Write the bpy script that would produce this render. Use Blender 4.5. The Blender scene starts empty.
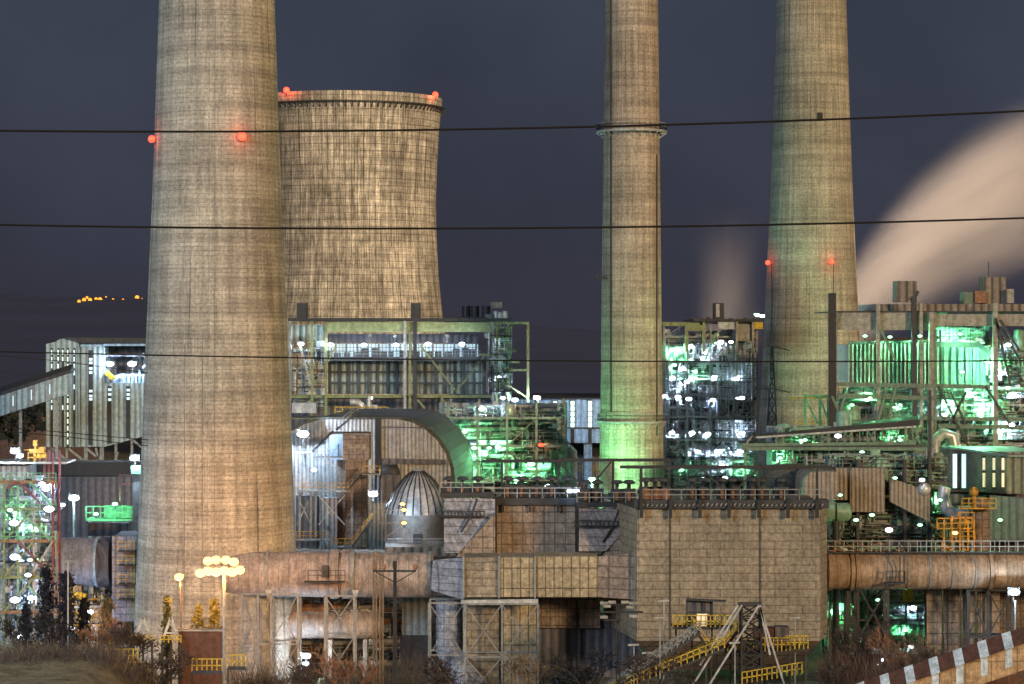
import bpy, math, random
from mathutils import Vector, Matrix
random.seed(7)
PI = math.pi
sc = bpy.context.scene
COL = sc.collection
# ------------------------------------------------------------------ camera
F = 2500.0; HOR = 330.0; H = 48.0
cam = bpy.data.cameras.new('camera'); camo = bpy.data.objects.new('camera', cam); COL.objects.link(camo)
camo.location = (0, 0, H); camo.rotation_euler = (PI/2, 0, 0)
cam.sensor_width = 36; cam.lens = 36*F/1024; cam.shift_y = (HOR-342)/1024.0
cam.clip_start = 1; cam.clip_end = 30000
sc.camera = camo
def at(px, py, D): return Vector(((px-512)*D/F, D, H-(py-HOR)*D/F))
def XX(px, D): return (px-512)*D/F
def ZZ(py, D): return H-(py-HOR)*D/F
# ------------------------------------------------------------------ world
w = bpy.data.worlds.new('World'); sc.world = w; w.use_nodes = True
nt = w.node_tree; nt.nodes.clear()
o_ = nt.nodes.new('ShaderNodeOutputWorld'); b_ = nt.nodes.new('ShaderNodeBackground')
tc = nt.nodes.new('ShaderNodeTexCoord'); sp = nt.nodes.new('ShaderNodeSeparateXYZ'); rp = nt.nodes.new('ShaderNodeValToRGB')
rp.color_ramp.elements[0].position = 0.0; rp.color_ramp.elements[0].color = (.036, .036, .054, 1)
rp.color_ramp.elements[1].position = 0.16; rp.color_ramp.elements[1].color = (.044, .054, .080, 1)
nt.links.new(tc.outputs['Generated'], sp.inputs[0]); nt.links.new(sp.outputs['Z'], rp.inputs[0])
nz = nt.nodes.new('ShaderNodeTexNoise'); nz.inputs['Scale'].default_value = 7; nz.inputs['Detail'].default_value = 4; nt.links.new(tc.outputs['Generated'], nz.inputs['Vector'])
mr = nt.nodes.new('ShaderNodeMapRange'); mr.inputs[1].default_value = .3; mr.inputs[2].default_value = .7; mr.inputs[3].default_value = .78; mr.inputs[4].default_value = 1.2; nt.links.new(nz.outputs['Fac'], mr.inputs[0])
vm = nt.nodes.new('ShaderNodeVectorMath'); vm.operation = 'SCALE'; nt.links.new(rp.outputs[0], vm.inputs[0]); nt.links.new(mr.outputs[0], vm.inputs[3]); nt.links.new(vm.outputs[0], b_.inputs[0]); b_.inputs[1].default_value = 1.0
nt.links.new(b_.outputs[0], o_.inputs[0])
# ------------------------------------------------------------------ light of the town's sodium lamps behind the camera
s = bpy.data.lights.new('town_glow', 'SUN'); s.energy = 2.4; s.angle = math.radians(6); s.color = (1, .69, .38)
so = bpy.data.objects.new('town_glow', s); COL.objects.link(so)
so.rotation_euler = Vector((-.62, 1, -.24)).to_track_quat('-Z', 'Y').to_euler()
a = bpy.data.lights.new('cool_fill', 'AREA'); a.shape = 'DISK'; a.size = 120; a.energy = 6.5e5; a.color = (.72, .86, 1)  # added cool fill, out of view at the left, to lift the shadows
ao = bpy.data.objects.new('cool_fill', a); COL.objects.link(ao); ao.location = (-190, 90, 120)
ao.rotation_euler = (Vector((-20, 400, 20))-ao.location).to_track_quat('-Z', 'Y').to_euler()
vs = sc.view_settings; vs.view_transform = 'Standard'; vs.look = 'None'; vs.exposure = 0.0; vs.gamma = 1
sc.render.resolution_x = 1024; sc.render.resolution_y = 684
sc.cycles.volume_step_rate = 3; sc.cycles.max_bounces = 5; sc.cycles.sample_clamp_indirect = 3
sc.cycles.volume_bounces = 3

# ================================================================== helpers
class MB:
    def __init__(self): self.v = []; self.f = []; self.sm = []
    def add(self, vs, fs, smooth=False):
        o = len(self.v); self.v += [Vector(p) for p in vs]
        for f in fs: self.f.append([o+i for i in f]); self.sm.append(smooth)
    def box(self, x0, x1, y0, y1, z0, z1):
        if x0 > x1: x0, x1 = x1, x0
        if y0 > y1: y0, y1 = y1, y0
        if z0 > z1: z0, z1 = z1, z0
        self.add([(x0,y0,z0),(x1,y0,z0),(x1,y1,z0),(x0,y1,z0),(x0,y0,z1),(x1,y0,z1),(x1,y1,z1),(x0,y1,z1)],
                 [(3,2,1,0),(4,5,6,7),(0,1,5,4),(1,2,6,5),(2,3,7,6),(3,0,4,7)])
        return self
    def bar(self, p, q, w, h=None, up=None):
        h = h or w; p = Vector(p); q = Vector(q); d = (q-p)
        if d.length < 1e-6: return self
        d.normalize(); u = Vector(up) if up else Vector((0,0,1))
        if abs(d.dot(u)) > .98: u = Vector((0,1,0))
        s_ = d.cross(u).normalized(); u = s_.cross(d)
        vv = []
        for e in (p, q):
            for a_, b in ((-1,-1),(1,-1),(1,1),(-1,1)): vv.append(e+s_*a_*w/2+u*b*h/2)
        self.add(vv, [(3,2,1,0),(4,5,6,7),(0,1,5,4),(1,2,6,5),(2,3,7,6),(3,0,4,7)]); return self
    def tube(self, pts, r, n=8, caps=True):
        pts = [Vector(p) for p in pts]; rs = r if isinstance(r, (list, tuple)) else [r]*len(pts)
        rings = []; prev = None
        for i, p in enumerate(pts):
            d = (pts[min(i+1, len(pts)-1)]-pts[max(i-1, 0)])
            if d.length < 1e-6: d = Vector((0,0,1))
            d.normalize()
            u = prev if prev is not None else (Vector((0,0,1)) if abs(d.z) < .9 else Vector((0,1,0)))
            s_ = d.cross(u)
            if s_.length < 1e-4: s_ = d.cross(Vector((1,0,.01)))
            s_.normalize(); u = s_.cross(d); prev = u
            rings.append([p+(s_*math.cos(2*PI*k/n)+u*math.sin(2*PI*k/n))*rs[i] for k in range(n)])
        vv = [x for R in rings for x in R]
        ff = [(i*n+k, i*n+(k+1)%n, (i+1)*n+(k+1)%n, (i+1)*n+k) for i in range(len(pts)-1) for k in range(n)]
        self.add(vv, ff, n > 4)
        if caps:
            self.add(rings[0], [tuple(range(n))]); self.add(rings[-1], [tuple(range(n))[::-1]])
        return self
    def lathe(self, c, prof, n=48, smooth=True, a0=0, a1=2*PI):
        c = Vector(c); full = abs(a1-a0-2*PI) < 1e-6; m = n if full else n+1
        vv = [c+Vector((r*math.cos(a0+(a1-a0)*k/n), r*math.sin(a0+(a1-a0)*k/n), z)) for r, z in prof for k in range(m)]
        ff = []
        for i in range(len(prof)-1):
            for k in range(n if full else n):
                k2 = (k+1) % m if full else k+1
                ff.append((i*m+k, i*m+k2, (i+1)*m+k2, (i+1)*m+k))
        self.add(vv, ff, smooth); return self
    def prism(self, poly, d0, d1, shift=(0,0,0)):
        """poly = [(x,z)] at y=d0 pushed back to y=d1 (+shift)"""
        n = len(poly); sh = Vector(shift)
        vv = [Vector((x, d0, z)) for x, z in poly]+[Vector((x, d1, z))+sh for x, z in poly]
        self.add(vv, [tuple(range(n)), tuple(range(n, 2*n))[::-1]]+[(i, i+n, (i+1)%n+n, (i+1)%n) for i in range(n)]); return self
    def plan(self, poly, z0, z1):
        n = len(poly); vv = [(x, y, z0) for x, y in poly]+[(x, y, z1) for x, y in poly]
        self.add(vv, [tuple(range(n))[::-1], tuple(range(n, 2*n))]+[(i, (i+1)%n, (i+1)%n+n, i+n) for i in range(n)]); return self
    def loft(self, a_, b):
        n = len(a_); self.add(list(a_)+list(b), [tuple(range(n)), tuple(range(n, 2*n))[::-1]]+[(i, i+n, (i+1)%n+n, (i+1)%n) for i in range(n)]); return self
    def extr(self, sec, p, q):
        """section [(side,up)] swept from p to q"""
        p = Vector(p); q = Vector(q); d = (q-p).normalized(); s_ = d.cross(Vector((0,0,1))).normalized(); u = Vector((0,0,1))
        return self.loft([p+s_*a_+u*b for a_, b in sec], [q+s_*a_+u*b for a_, b in sec])
    def sph(self, c, r, n=10, sz=1):
        c = Vector(c); prof = [(max(r*math.sin(PI*i/n), 1e-3), -r*math.cos(PI*i/n)*sz) for i in range(n+1)]
        return self.lathe(c, prof, n*2)
    def rail(self, p, q, h=1.15, sp_=1.6, t=.09):
        p = Vector(p); q = Vector(q); L = (q-p).length; n = max(1, int(L/sp_)); u = Vector((0,0,1))
        for i in range(n+1):
            b = p.lerp(q, i/n); self.bar(b, b+u*h, t)
        for k in (.5, 1): self.bar(p+u*h*k, q+u*h*k, t)
        return self
    def build(self, name, mat, parent=None, label=None):
        me = bpy.data.meshes.new(name); rl = ROOT(parent)
        me.from_pydata([v-rl for v in self.v], [], self.f)
        me.polygons.foreach_set('use_smooth', self.sm)
        import bmesh
        bm = bmesh.new(); bm.from_mesh(me); bmesh.ops.recalc_face_normals(bm, faces=bm.faces); bm.to_mesh(me); bm.free()
        me.materials.append(mat); me.update()
        o = bpy.data.objects.new(name, me); COL.objects.link(o)
        if parent: o.parent = parent
        if label: o['label'] = label
        return o
def ROOT(p):
    if p is None: return Vector((0,0,0))
    while p.parent: p = p.parent
    return Vector(p.location)
def thing(name, label, cat, loc=(0,0,0), group=None):
    o = bpy.data.objects.new(name, None); COL.objects.link(o); o.location = loc; o.empty_display_size = .5
    o['label'] = label; o['category'] = cat
    if group: o['group'] = group
    return o
def tag(o, label, cat, group=None):
    o['label'] = label; o['category'] = cat
    if group: o['group'] = group
    return o
def rebase(o, p):
    p = Vector(p); o.data.transform(Matrix.Translation(-p)); o.location = p; return o

# ------------------------------------------------------------------ materials
def nodes(name):
    m = bpy.data.materials.new(name); m.use_nodes = True; n = m.node_tree
    return m, n, n.nodes['Principled BSDF']
def N(n, t, **k):
    x = n.nodes.new(t)
    for a_, b in k.items(): setattr(x, a_, b)
    return x
def mth(n, op, a_, b=None):
    x = N(n, 'ShaderNodeMath', operation=op)
    for i, v in enumerate((a_, b)):
        if v is None: continue
        if isinstance(v, (int, float)): x.inputs[i].default_value = v
        else: n.links.new(v, x.inputs[i])
    return x.outputs[0]
def mul(n, c, fac_sock, lo, hi, p0=.35, p1=.65):
    """multiply colour by a ramp of fac"""
    mr = N(n, 'ShaderNodeMapRange'); n.links.new(fac_sock, mr.inputs[0])
    mr.inputs[1].default_value = p0; mr.inputs[2].default_value = p1; mr.inputs[3].default_value = lo; mr.inputs[4].default_value = hi
    vm = N(n, 'ShaderNodeVectorMath', operation='SCALE'); n.links.new(c, vm.inputs[0]); n.links.new(mr.outputs[0], vm.inputs[3])
    return vm.outputs[0]
def noise(n, vec, scale, detail=5, rough=.6, sc3=None):
    x = N(n, 'ShaderNodeTexNoise'); x.inputs['Scale'].default_value = scale; x.inputs['Detail'].default_value = detail; x.inputs['Roughness'].default_value = rough
    if sc3:
        mp = N(n, 'ShaderNodeMapping'); mp.inputs['Scale'].default_value = sc3; n.links.new(vec, mp.inputs[0]); vec = mp.outputs[0]
    n.links.new(vec, x.inputs['Vector']); return x.outputs['Fac']
def rgb(n, c):
    x = N(n, 'ShaderNodeRGB'); x.outputs[0].default_value = (*c, 1); return x.outputs[0]
def finish(n, bs, col, rough=.8, height=None, dist=.05, metal=0):
    n.links.new(col, bs.inputs['Base Color']); bs.inputs['Roughness'].default_value = rough; bs.inputs['Metallic'].default_value = metal
    if height is not None:
        b = N(n, 'ShaderNodeBump'); b.inputs['Strength'].default_value = .8; b.inputs['Distance'].default_value = dist
        n.links.new(height, b.inputs['Height']); n.links.new(b.outputs[0], bs.inputs['Normal'])
def m_cyl(name, col, cellw, cellh, R, mortar=.5, streak=.45, msize=.05, off=0.0, patch=.25, grime=False):
    m, n, bs = nodes(name)
    tc = N(n, 'ShaderNodeTexCoord'); sp = N(n, 'ShaderNodeSeparateXYZ'); n.links.new(tc.outputs['Object'], sp.inputs[0])
    ang = mth(n, 'MULTIPLY', mth(n, 'ARCTAN2', sp.outputs[0], mth(n, 'MULTIPLY', sp.outputs[1], -1.0)), R)
    cb = N(n, 'ShaderNodeCombineXYZ'); n.links.new(ang, cb.inputs[0]); n.links.new(sp.outputs[2], cb.inputs[1])
    V = cb.outputs[0]
    br = N(n, 'ShaderNodeTexBrick', offset=off, squash=1.0); n.links.new(V, br.inputs['Vector'])
    br.inputs['Scale'].default_value = 1; br.inputs['Brick Width'].default_value = cellw; br.inputs['Row Height'].default_value = cellh
    br.inputs['Mortar Size'].default_value = msize; br.inputs['Mortar Smooth'].default_value = .6
    br.inputs['Color1'].default_value = (1,1,1,1); br.inputs['Color2'].default_value = (1-patch,)*3+(1,); br.inputs['Mortar'].default_value = (mortar,)*3+(1,)
    mx = N(n, 'ShaderNodeMix', data_type='RGBA', blend_type='MULTIPLY'); mx.inputs[0].default_value = 1
    c = rgb(n, col); n.links.new(c, mx.inputs[6]); n.links.new(br.outputs['Color'], mx.inputs[7]); c = mx.outputs[2]
    st = noise(n, V, 1, 6, .75, (1.1/cellw*1.3, .06, 1)); c = mul(n, c, st, 1-streak, 1.15)
    hb = noise(n, V, 1, 5, .75, (.02, .5, 1)); c = mul(n, c, hb, 1-streak*.65, 1.12, .4, .6)
    big = noise(n, V, .06, 4, .6); c = mul(n, c, big, .75, 1.15)
    ln = noise(n, V, 1, 2, .5, (1.9/cellw, .012, 1)); c = mul(n, c, ln, .45, 1, .33, .37)
    if grime:
        g1 = noise(n, V, 1, 7, .85, (2.6, .13, 1)); c = mul(n, c, g1, .36, 1.15, .42, .55)
        g3 = noise(n, V, 1, 4, .6, (.5, .025, 1)); c = mul(n, c, g3, .7, 1.15, .42, .58)
        g2 = noise(n, V, 1, 5, .75, (.25, .35, 1)); c = mul(n, c, g2, .78, 1.12, .4, .6)
    fine = noise(n, V, 2.2, 4, .8); c = mul(n, c, fine, .62, 1.3)
    ht = mth(n, 'ADD', mth(n, 'MULTIPLY', br.outputs['Fac'], -.6), mth(n, 'MULTIPLY', fine, .6))
    finish(n, bs, c, .9, ht, .12); return m
def wallvec(n):
    tc = N(n, 'ShaderNodeTexCoord'); sp = N(n, 'ShaderNodeSeparateXYZ'); n.links.new(tc.outputs['Object'], sp.inputs[0])
    x = mth(n, 'ADD', sp.outputs[0], mth(n, 'MULTIPLY', sp.outputs[1], .83))
    cb = N(n, 'ShaderNodeCombineXYZ'); n.links.new(x, cb.inputs[0]); n.links.new(sp.outputs[2], cb.inputs[1]); return cb.outputs[0], tc.outputs['Object']
def m_panel(name, col, bw, bh, off=.5, mortar=.35, ms=.05, streak=.3, patch=.2, rough=.75):
    m, n, bs = nodes(name); V, O = wallvec(n)
    br = N(n, 'ShaderNodeTexBrick', offset=off); n.links.new(V, br.inputs['Vector'])
    br.inputs['Scale'].default_value = 1; br.inputs['Brick Width'].default_value = bw; br.inputs['Row Height'].default_value = bh
    br.inputs['Mortar Size'].default_value = ms; br.inputs['Mortar Smooth'].default_value = .4
    br.inputs['Color1'].default_value = (1,1,1,1); br.inputs['Color2'].default_value = (1-patch,)*3+(1,); br.inputs['Mortar'].default_value = (mortar,)*3+(1,)
    mx = N(n, 'ShaderNodeMix', data_type='RGBA', blend_type='MULTIPLY'); mx.inputs[0].default_value = 1
    c = rgb(n, col); n.links.new(c, mx.inputs[6]); n.links.new(br.outputs['Color'], mx.inputs[7]); c = mx.outputs[2]
    st = noise(n, V, 1, 6, .75, (1.6, .1, 1)); c = mul(n, c, st, 1-streak, 1.12)
    fine = noise(n, O, 1.6, 5, .8); c = mul(n, c, fine, .5, 1.4)
    big = noise(n, O, .13, 4, .6); c = mul(n, c, big, .8, 1.15)
    ht = mth(n, 'ADD', mth(n, 'MULTIPLY', br.outputs['Fac'], -.8), mth(n, 'MULTIPLY', fine, .5))
    finish(n, bs, c, rough, ht, .1); return m
def m_corr(name, col, per=.6, dark=.45, rough=.6, streak=.3):
    m, n, bs = nodes(name); V, O = wallvec(n)
    sp = N(n, 'ShaderNodeSeparateXYZ'); n.links.new(V, sp.inputs[0])
    wv = mth(n, 'SINE', mth(n, 'MULTIPLY', sp.outputs[0], 2*PI/per))
    c = mul(n, rgb(n, col), wv, dark, 1.1, -.9, .1)
    st = noise(n, V, 1, 6, .75, (2.2, .12, 1)); c = mul(n, c, st, 1-streak, 1.2)
    fine = noise(n, O, 1.2, 4, .8); c = mul(n, c, fine, .7, 1.25)
    finish(n, bs, c, rough, wv, .06); return m
def m_flat(name, col, rough=.6, lo=.6, hi=1.25, scale=1.3, metal=0):
    m, n, bs = nodes(name); tc = N(n, 'ShaderNodeTexCoord'); O = tc.outputs['Object']
    c = mul(n, rgb(n, col), noise(n, O, scale, 6, .75), lo, hi); c = mul(n, c, noise(n, O, 1, 5, .7, (1.5, 1.5, .15)), .75, 1.15)
    finish(n, bs, c, rough, None, metal=metal); return m
def m_emit(name, col, st):
    m, n, bs = nodes(name); bs.inputs['Base Color'].default_value = (*col, 1)
    bs.inputs['Emission Color'].default_value = (*col, 1); bs.inputs['Emission Strength'].default_value = st; return m
M = {}
M['chimL'] = m_cyl('concrete_left', (.50,.44,.34), 1.9, .6, 10, .88, .42, .04, 0, .1)
M['chimM'] = m_cyl('concrete_middle', (.56,.47,.36), 1.1, 1.15, 5.3, .75, .42, .05, 0, .12)
M['chimR'] = m_cyl('concrete_right', (.56,.53,.43), 1.0, 1.2, 9, .78, .38, .06, 0, .12)
M['tower'] = m_cyl('concrete_tower', (.84,.79,.66), 2.1, 2.4, 33, .45, .35, .16, 0, .12, True)
M['lag'] = m_panel('lagging_tan', (.30,.25,.175), 3.6, 1.06, .5, .42, .045, .25, .14)
M['lagsq'] = m_panel('lagging_square', (.36,.27,.20), 1.5, 1.5, 0, .45, .09, .3, .25)
M['duct'] = m_panel('duct_yellow', (.42,.34,.21), 1.15, 2.7, 0, .3, .08, .3, .15)
M['ductl'] = m_panel('duct_blue', (.33,.35,.40), 1.6, 1.0, 0, .45, .06, .35, .15)
M['slant'] = m_panel('slanted_casing', (.38,.38,.42), 3.2, 1.1, .5, .45, .06, .4, .2)
M['slant2'] = m_panel('slanted_casing_pink', (.42,.35,.33), 3.2, 1.1, .5, .45, .06, .4, .2)
M['brown'] = m_panel('brown_lagging', (.27,.2,.155), 1.2, 1.2, 0, .5, .08, .3, .2)
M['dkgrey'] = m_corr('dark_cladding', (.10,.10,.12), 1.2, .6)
M['corr'] = m_corr('corrugated_grey', (.32,.33,.35), .75, .5)
M['corrw'] = m_corr('corrugated_white', (.31,.41,.44), 1.0, .62)
M['corrg'] = m_corr('corrugated_green', (.22,.25,.20), 1.15, .35)
M['corrb'] = m_corr('corrugated_brown', (.2,.165,.13), 1.3, .35)
M['corrt'] = m_corr('corrugated_tan', (.37,.37,.37), .62, .55, streak=.45)
M['backw'] = m_corr('back_reflector', (.26,.31,.33), 2.1, .45)  # pale sheet material for catching lamp light behind the pipes
M['silob'] = m_flat('silo_sheet', (.50,.50,.48), .6, .6, 1.15)
M['corrtan'] = m_corr('corrugated_sand', (.27,.225,.17), .62, .5)
M['thick'] = m_flat('thicket_twigs', (.10,.075,.05), .9)
M['steelc'] = m_flat('steel_truss', (.13,.19,.13), .55)
M['hall'] = m_corr('hall_cladding', (.30,.48,.68), 1.4, .85)
M['convside'] = m_panel('conveyor_side', (.50,.33,.17), 3.05, 9, 0, .5, .06, .35, .1)
M['roofg'] = m_flat('roof_dark', (.05,.052,.055), .8)
M['rimgreen'] = m_panel('vault_roof', (.085,.09,.075), 8, 1.3, 0, .5, .06, .3, .2)
M['steel'] = m_flat('steel_grey', (.25,.26,.25), .5)
M['steelw'] = m_flat('steel_pale', (.42,.42,.40), .5)
M['steelg'] = m_flat('steel_green', (.22,.25,.11), .55)
M['steelgg'] = m_flat('steel_bright_green', (.15,.42,.2), .55)
M['steeld'] = m_flat('steel_dark', (.035,.037,.04), .6)
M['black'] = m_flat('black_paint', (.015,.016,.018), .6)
M['beige'] = m_flat('girder_beige', (.33,.31,.26), .7, .5, 1.2)
M['yellow'] = m_flat('yellow_paint', (.72,.50,.04), .6, .3, 1.2, 2.2)
M['orange'] = m_flat('orange_paint', (.62,.32,.03), .6, .3, 1.2, 2.2)
M['red'] = m_flat('red_paint', (.22,.06,.07), .5)
M['pipe'] = m_flat('pipe_aluminium', (.55,.57,.58), .35, metal=.3)
M['pipeg'] = m_flat('pipe_green', (.22,.38,.26), .45)
M['rust'] = m_flat('rusty_steel', (.30,.15,.08), .8)
def m_duct(name, col, band=1.35):
    m, n, bs = nodes(name); tc = N(n, 'ShaderNodeTexCoord'); O = tc.outputs['Object']; sp = N(n, 'ShaderNodeSeparateXYZ'); n.links.new(O, sp.inputs[0])
    w = mth(n, 'PINGPONG', sp.outputs[0], band/2); c = mul(n, rgb(n, col), w, .5, 1, .0, .06)
    c = mul(n, c, noise(n, O, 1, 6, .75, (1.8, .5, .18)), .55, 1.25); c = mul(n, c, noise(n, O, .5, 5, .7), .65, 1.25); f = noise(n, O, 2.5, 5, .8); c = mul(n, c, f, .7, 1.25)
    finish(n, bs, c, .6, f, .05); return m
M['pinkduct'] = m_duct('round_duct', (.34,.275,.23)); M['ductb'] = m_duct('round_duct_blue', (.26,.30,.40)); M['orangeduct'] = m_duct('round_duct_orange', (.37,.255,.16))
M['bark'] = m_flat('bark', (.07,.05,.04), .9)
M['barkl'] = m_flat('bark_pale', (.22,.15,.09), .9)
M['concrete'] = m_flat('concrete_plain', (.30,.28,.25), .85)
M['brownwall'] = m_flat('brown_wall', (.10,.045,.03), .85)
M['wire'] = m_flat('wire_black', (.008,.008,.009), .8)
M['glass'] = m_emit('lit_window', (.75,1,.85), .9)
M['glassd'] = m_emit('lit_window_dim', (.62,.85,.95), .75)
M['glassw'] = m_emit('lit_window_warm', (1,.8,.55), .5)
M['skyl'] = m_flat('skylight_sheet', (.62,.72,.78), .3)
M['Lwhite'] = m_emit('lamp_white', (.80,.90,1), 8)
M['Lgreen'] = m_emit('lamp_green', (.5,1,.66), 2.0)
M['Lred'] = m_emit('lamp_red', (1,.05,.025), 4.5)
M['Lsod'] = m_emit('lamp_sodium', (1,.56,.15), 3.6)
M['Lvil'] = m_emit('lamp_village', (1,.38,.04), 1.6)
# ------------------------------------------------------------------ lamps
LCOL = {'W': (.60,.78,1), 'G': (.24,1,.42), 'R': (1,.1,.05), 'S': (1,.48,.12), 'B': (.42,.6,1)}
LMAT = {'W': 'Lwhite', 'G': 'Lgreen', 'R': 'Lred', 'S': 'Lsod', 'B': 'Lwhite'}
def plight(parent, loc, kind, power, r=.14):
    l = bpy.data.lights.new('light', 'POINT'); l.energy = power; l.color = LCOL[kind]; l.shadow_soft_size = r
    o = bpy.data.objects.new('light', l); COL.objects.link(o); o.location = Vector(loc)-ROOT(parent); o.parent = parent; return o
INS = 0
def flood(parent, px, py, D, kind='W', r=.5, power=900, name='floodlight'):
    p = at(px, py, D); r = .22+.36*r; power *= ({'G': .5, 'W': 1.25}.get(kind, 1) if not INS else {'G': 1.5, 'W': 1.8}.get(kind, 1))
    m = MB(); m.box(p.x-r*1.35, p.x+r*1.35, p.y+r*.3, p.y+r*1.0, p.z-r*.8, p.z+r*.95); m.bar(p+Vector((0,r*.7,-r*.8)), p+Vector((0,r*.7,-r*2.4)), .14)
    h = m.build(name, M['steeld'], parent)
    q = MB(); q.sph(p, r, 8, .75); q.v = [Vector((p.x+(v.x-p.x)*1.3, v.y, v.z)) for v in q.v]; q.build('lens', M[LMAT[kind]], h)
    if power: plight(h, p+Vector((0, INS if INS else -r-.6, 0 if not INS else -.4)), kind, power)
    return h

# ================================================================== ground
def gz(x, y):
    if y <= 0: z = 46
    elif y < 285: z = 46-.1505*y
    elif y < 312: z = (46-.1505*285)*(1-(y-285)/27)
    else: z = 0
    if 225 < y < 320:
        t = max(0, min(1, (-36-x)/10)); k = max(0, min(1, (y-225)/60)) if y < 285 else max(0, 1-(y-285)/32)
        z += 7.4*t*t*(3-2*t)*k*k*(3-2*k)
    if 240 < y < 312: z += .35*math.sin(x*.35)*math.sin(y*.3)
    return z
xs = [-15000,-6000,-2000,-800,-400,-200]+[-100+2.5*i for i in range(81)]+[200,400,800,2000,6000,15000]
ys = [-400,-50,0]+[40*i for i in range(1,6)]+[215+3*i for i in range(36)]+[340,400,500,700,1000,2000,4000,8000,16000]
gm = MB(); gm.add([(x,y,gz(x,y)) for y in ys for x in xs], [(j*len(xs)+i, j*len(xs)+i+1, (j+1)*len(xs)+i+1, (j+1)*len(xs)+i) for j in range(len(ys)-1) for i in range(len(xs)-1)], True)
def m_ground():
    m, n, bs = nodes('ground_soil'); tc = N(n, 'ShaderNodeTexCoord'); O = tc.outputs['Object']
    c = rgb(n, (.17,.14,.08)); c = mul(n, c, noise(n, O, .35, 8, .75), .35, 1.7); c = mul(n, c, noise(n, O, 3, 5, .8), .5, 1.5)
    finish(n, bs, c, .95, noise(n, O, 1.5, 8, .8), .4); return m
g = gm.build('ground', m_ground()); g['kind'] = 'structure'
# hills far away
hx = [-4000+160*i for i in range(60)]; hm = MB(); rr = random.Random(3)
def ridge(x): 
    p = 512+x*F/6000
    return max(20, ZZ(294+max(0, (p-150))*.075+4*math.sin(p*.013)+2*math.sin(p*.05), 6000))
rows = [(1400,0),(3000,.16),(4500,.42),(6000,1),(7200,.8),(9000,0)]
hm.add([(x, y, ridge(x)*k-(2 if k == 0 else 0)) for y, k in rows for x in hx], [(j*60+i, j*60+i+1, (j+1)*60+i+1, (j+1)*60+i) for j in range(5) for i in range(59)], True)
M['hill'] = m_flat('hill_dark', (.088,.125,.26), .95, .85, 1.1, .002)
h = hm.build('hills', M['hill']); h['kind'] = 'structure'
def hillz(x, y):
    for (y0,k0),(y1,k1) in zip(rows, rows[1:]):
        if y0 <= y <= y1: return ridge(x)*(k0+(k1-k0)*(y-y0)/(y1-y0))
    return 0
ORD = ['first','second','third','fourth','fifth','sixth','seventh','eighth','ninth','tenth','eleventh']
vl = sorted([(79,301.5,5),(84,300,6),(87,297.5,4),(90,300,6),(96,299,5),(100,299.5,6.5),(113,299.5,3.5),(123,300,4),(137,297.5,6.5),(142,299,3),(106,297,2.4)])
for i, (x, y, r) in enumerate(vl):
    D = 3000
    while D < 6000 and at(x, y, D).z > hillz(at(x, y, D).x, D): D += 10
    p = at(x, y, D-15); o = MB().sph((0,0,0), r*.8, 6).build('village_light', M['Lvil']); o.location = p
    tag(o, ORD[i]+' from the left of the orange village lights on the far dark hillside', 'village light', 'village lights on the far hillside')

# ================================================================== chimneys
def chimney(cx, D, prof, label, matk, lights, name='chimney'):
    """prof: [(py, halfwidth px)] """
    X = XX(cx, D); root = thing(name, label, 'chimney', (X, D, 0))
    sc_ = D/F; P = [(hw*sc_, ZZ(py, D)) for py, hw in prof]
    P.sort(key=lambda a_: a_[1])
    # resample smoothly
    out = []; z0, z1 = P[0][1], P[-1][1]
    for i in range(61):
        z = z0+(z1-z0)*i/60
        for k in range(len(P)-1):
            if P[k][1] <= z <= P[k+1][1]+1e-6:
                t = (z-P[k][1])/(P[k+1][1]-P[k][1]); out.append((P[k][0]*(1-t)+P[k+1][0]*t, z)); break
    out[0] = (out[0][0], 0)
    rt = out[-1][0]
    MB().lathe((X, D, 0), out+[(rt-.5, z1), (rt-.5, z1-6)], 96).build('shaft', M[matk], root)
    def rad(z):
        for k in range(len(out)-1):
            if out[k][1] <= z <= out[k+1][1]: return out[k][0]
        return rt
    for px, py, r in lights:
        z = ZZ(py, D); R = rad(z); sx = max(-R, min(R, XX(px, D)*1.0-X)); yy = -math.sqrt(max(0, R*R-sx*sx))
        # place on front surface
        d2 = D+yy; sx = max(-R*.995, min(R*.995, XX(px, d2)-X)); yy = -math.sqrt(R*R-sx*sx)
        p = Vector((X+sx, D+yy, z)); nn = Vector((sx, yy, 0)).normalized()
        m = MB(); m.bar(p, p+nn*.6, .25); m.bar(p+nn*.5+Vector((-.5,0,-.5)), p+nn*.5+Vector((.5,0,-.5)), .12)
        l = m.build('obstruction_light', M['steeld'], root); MB().sph(p+nn*.6, r, 8).build('lens', M['Lred'], l); plight(l, p+nn*(r+1.6), 'R', 160, .1)
    return root, X, rad
cl, XL, radL = chimney(217, 350, [(700,84),(600,81),(480,76),(340,70.4),(200,64.3),(6,57.6),(-340,48)],
    'widest tan concrete chimney at the left with two red warning lights', 'chimL', [(157,141,.5),(240,141,.6)])
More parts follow.
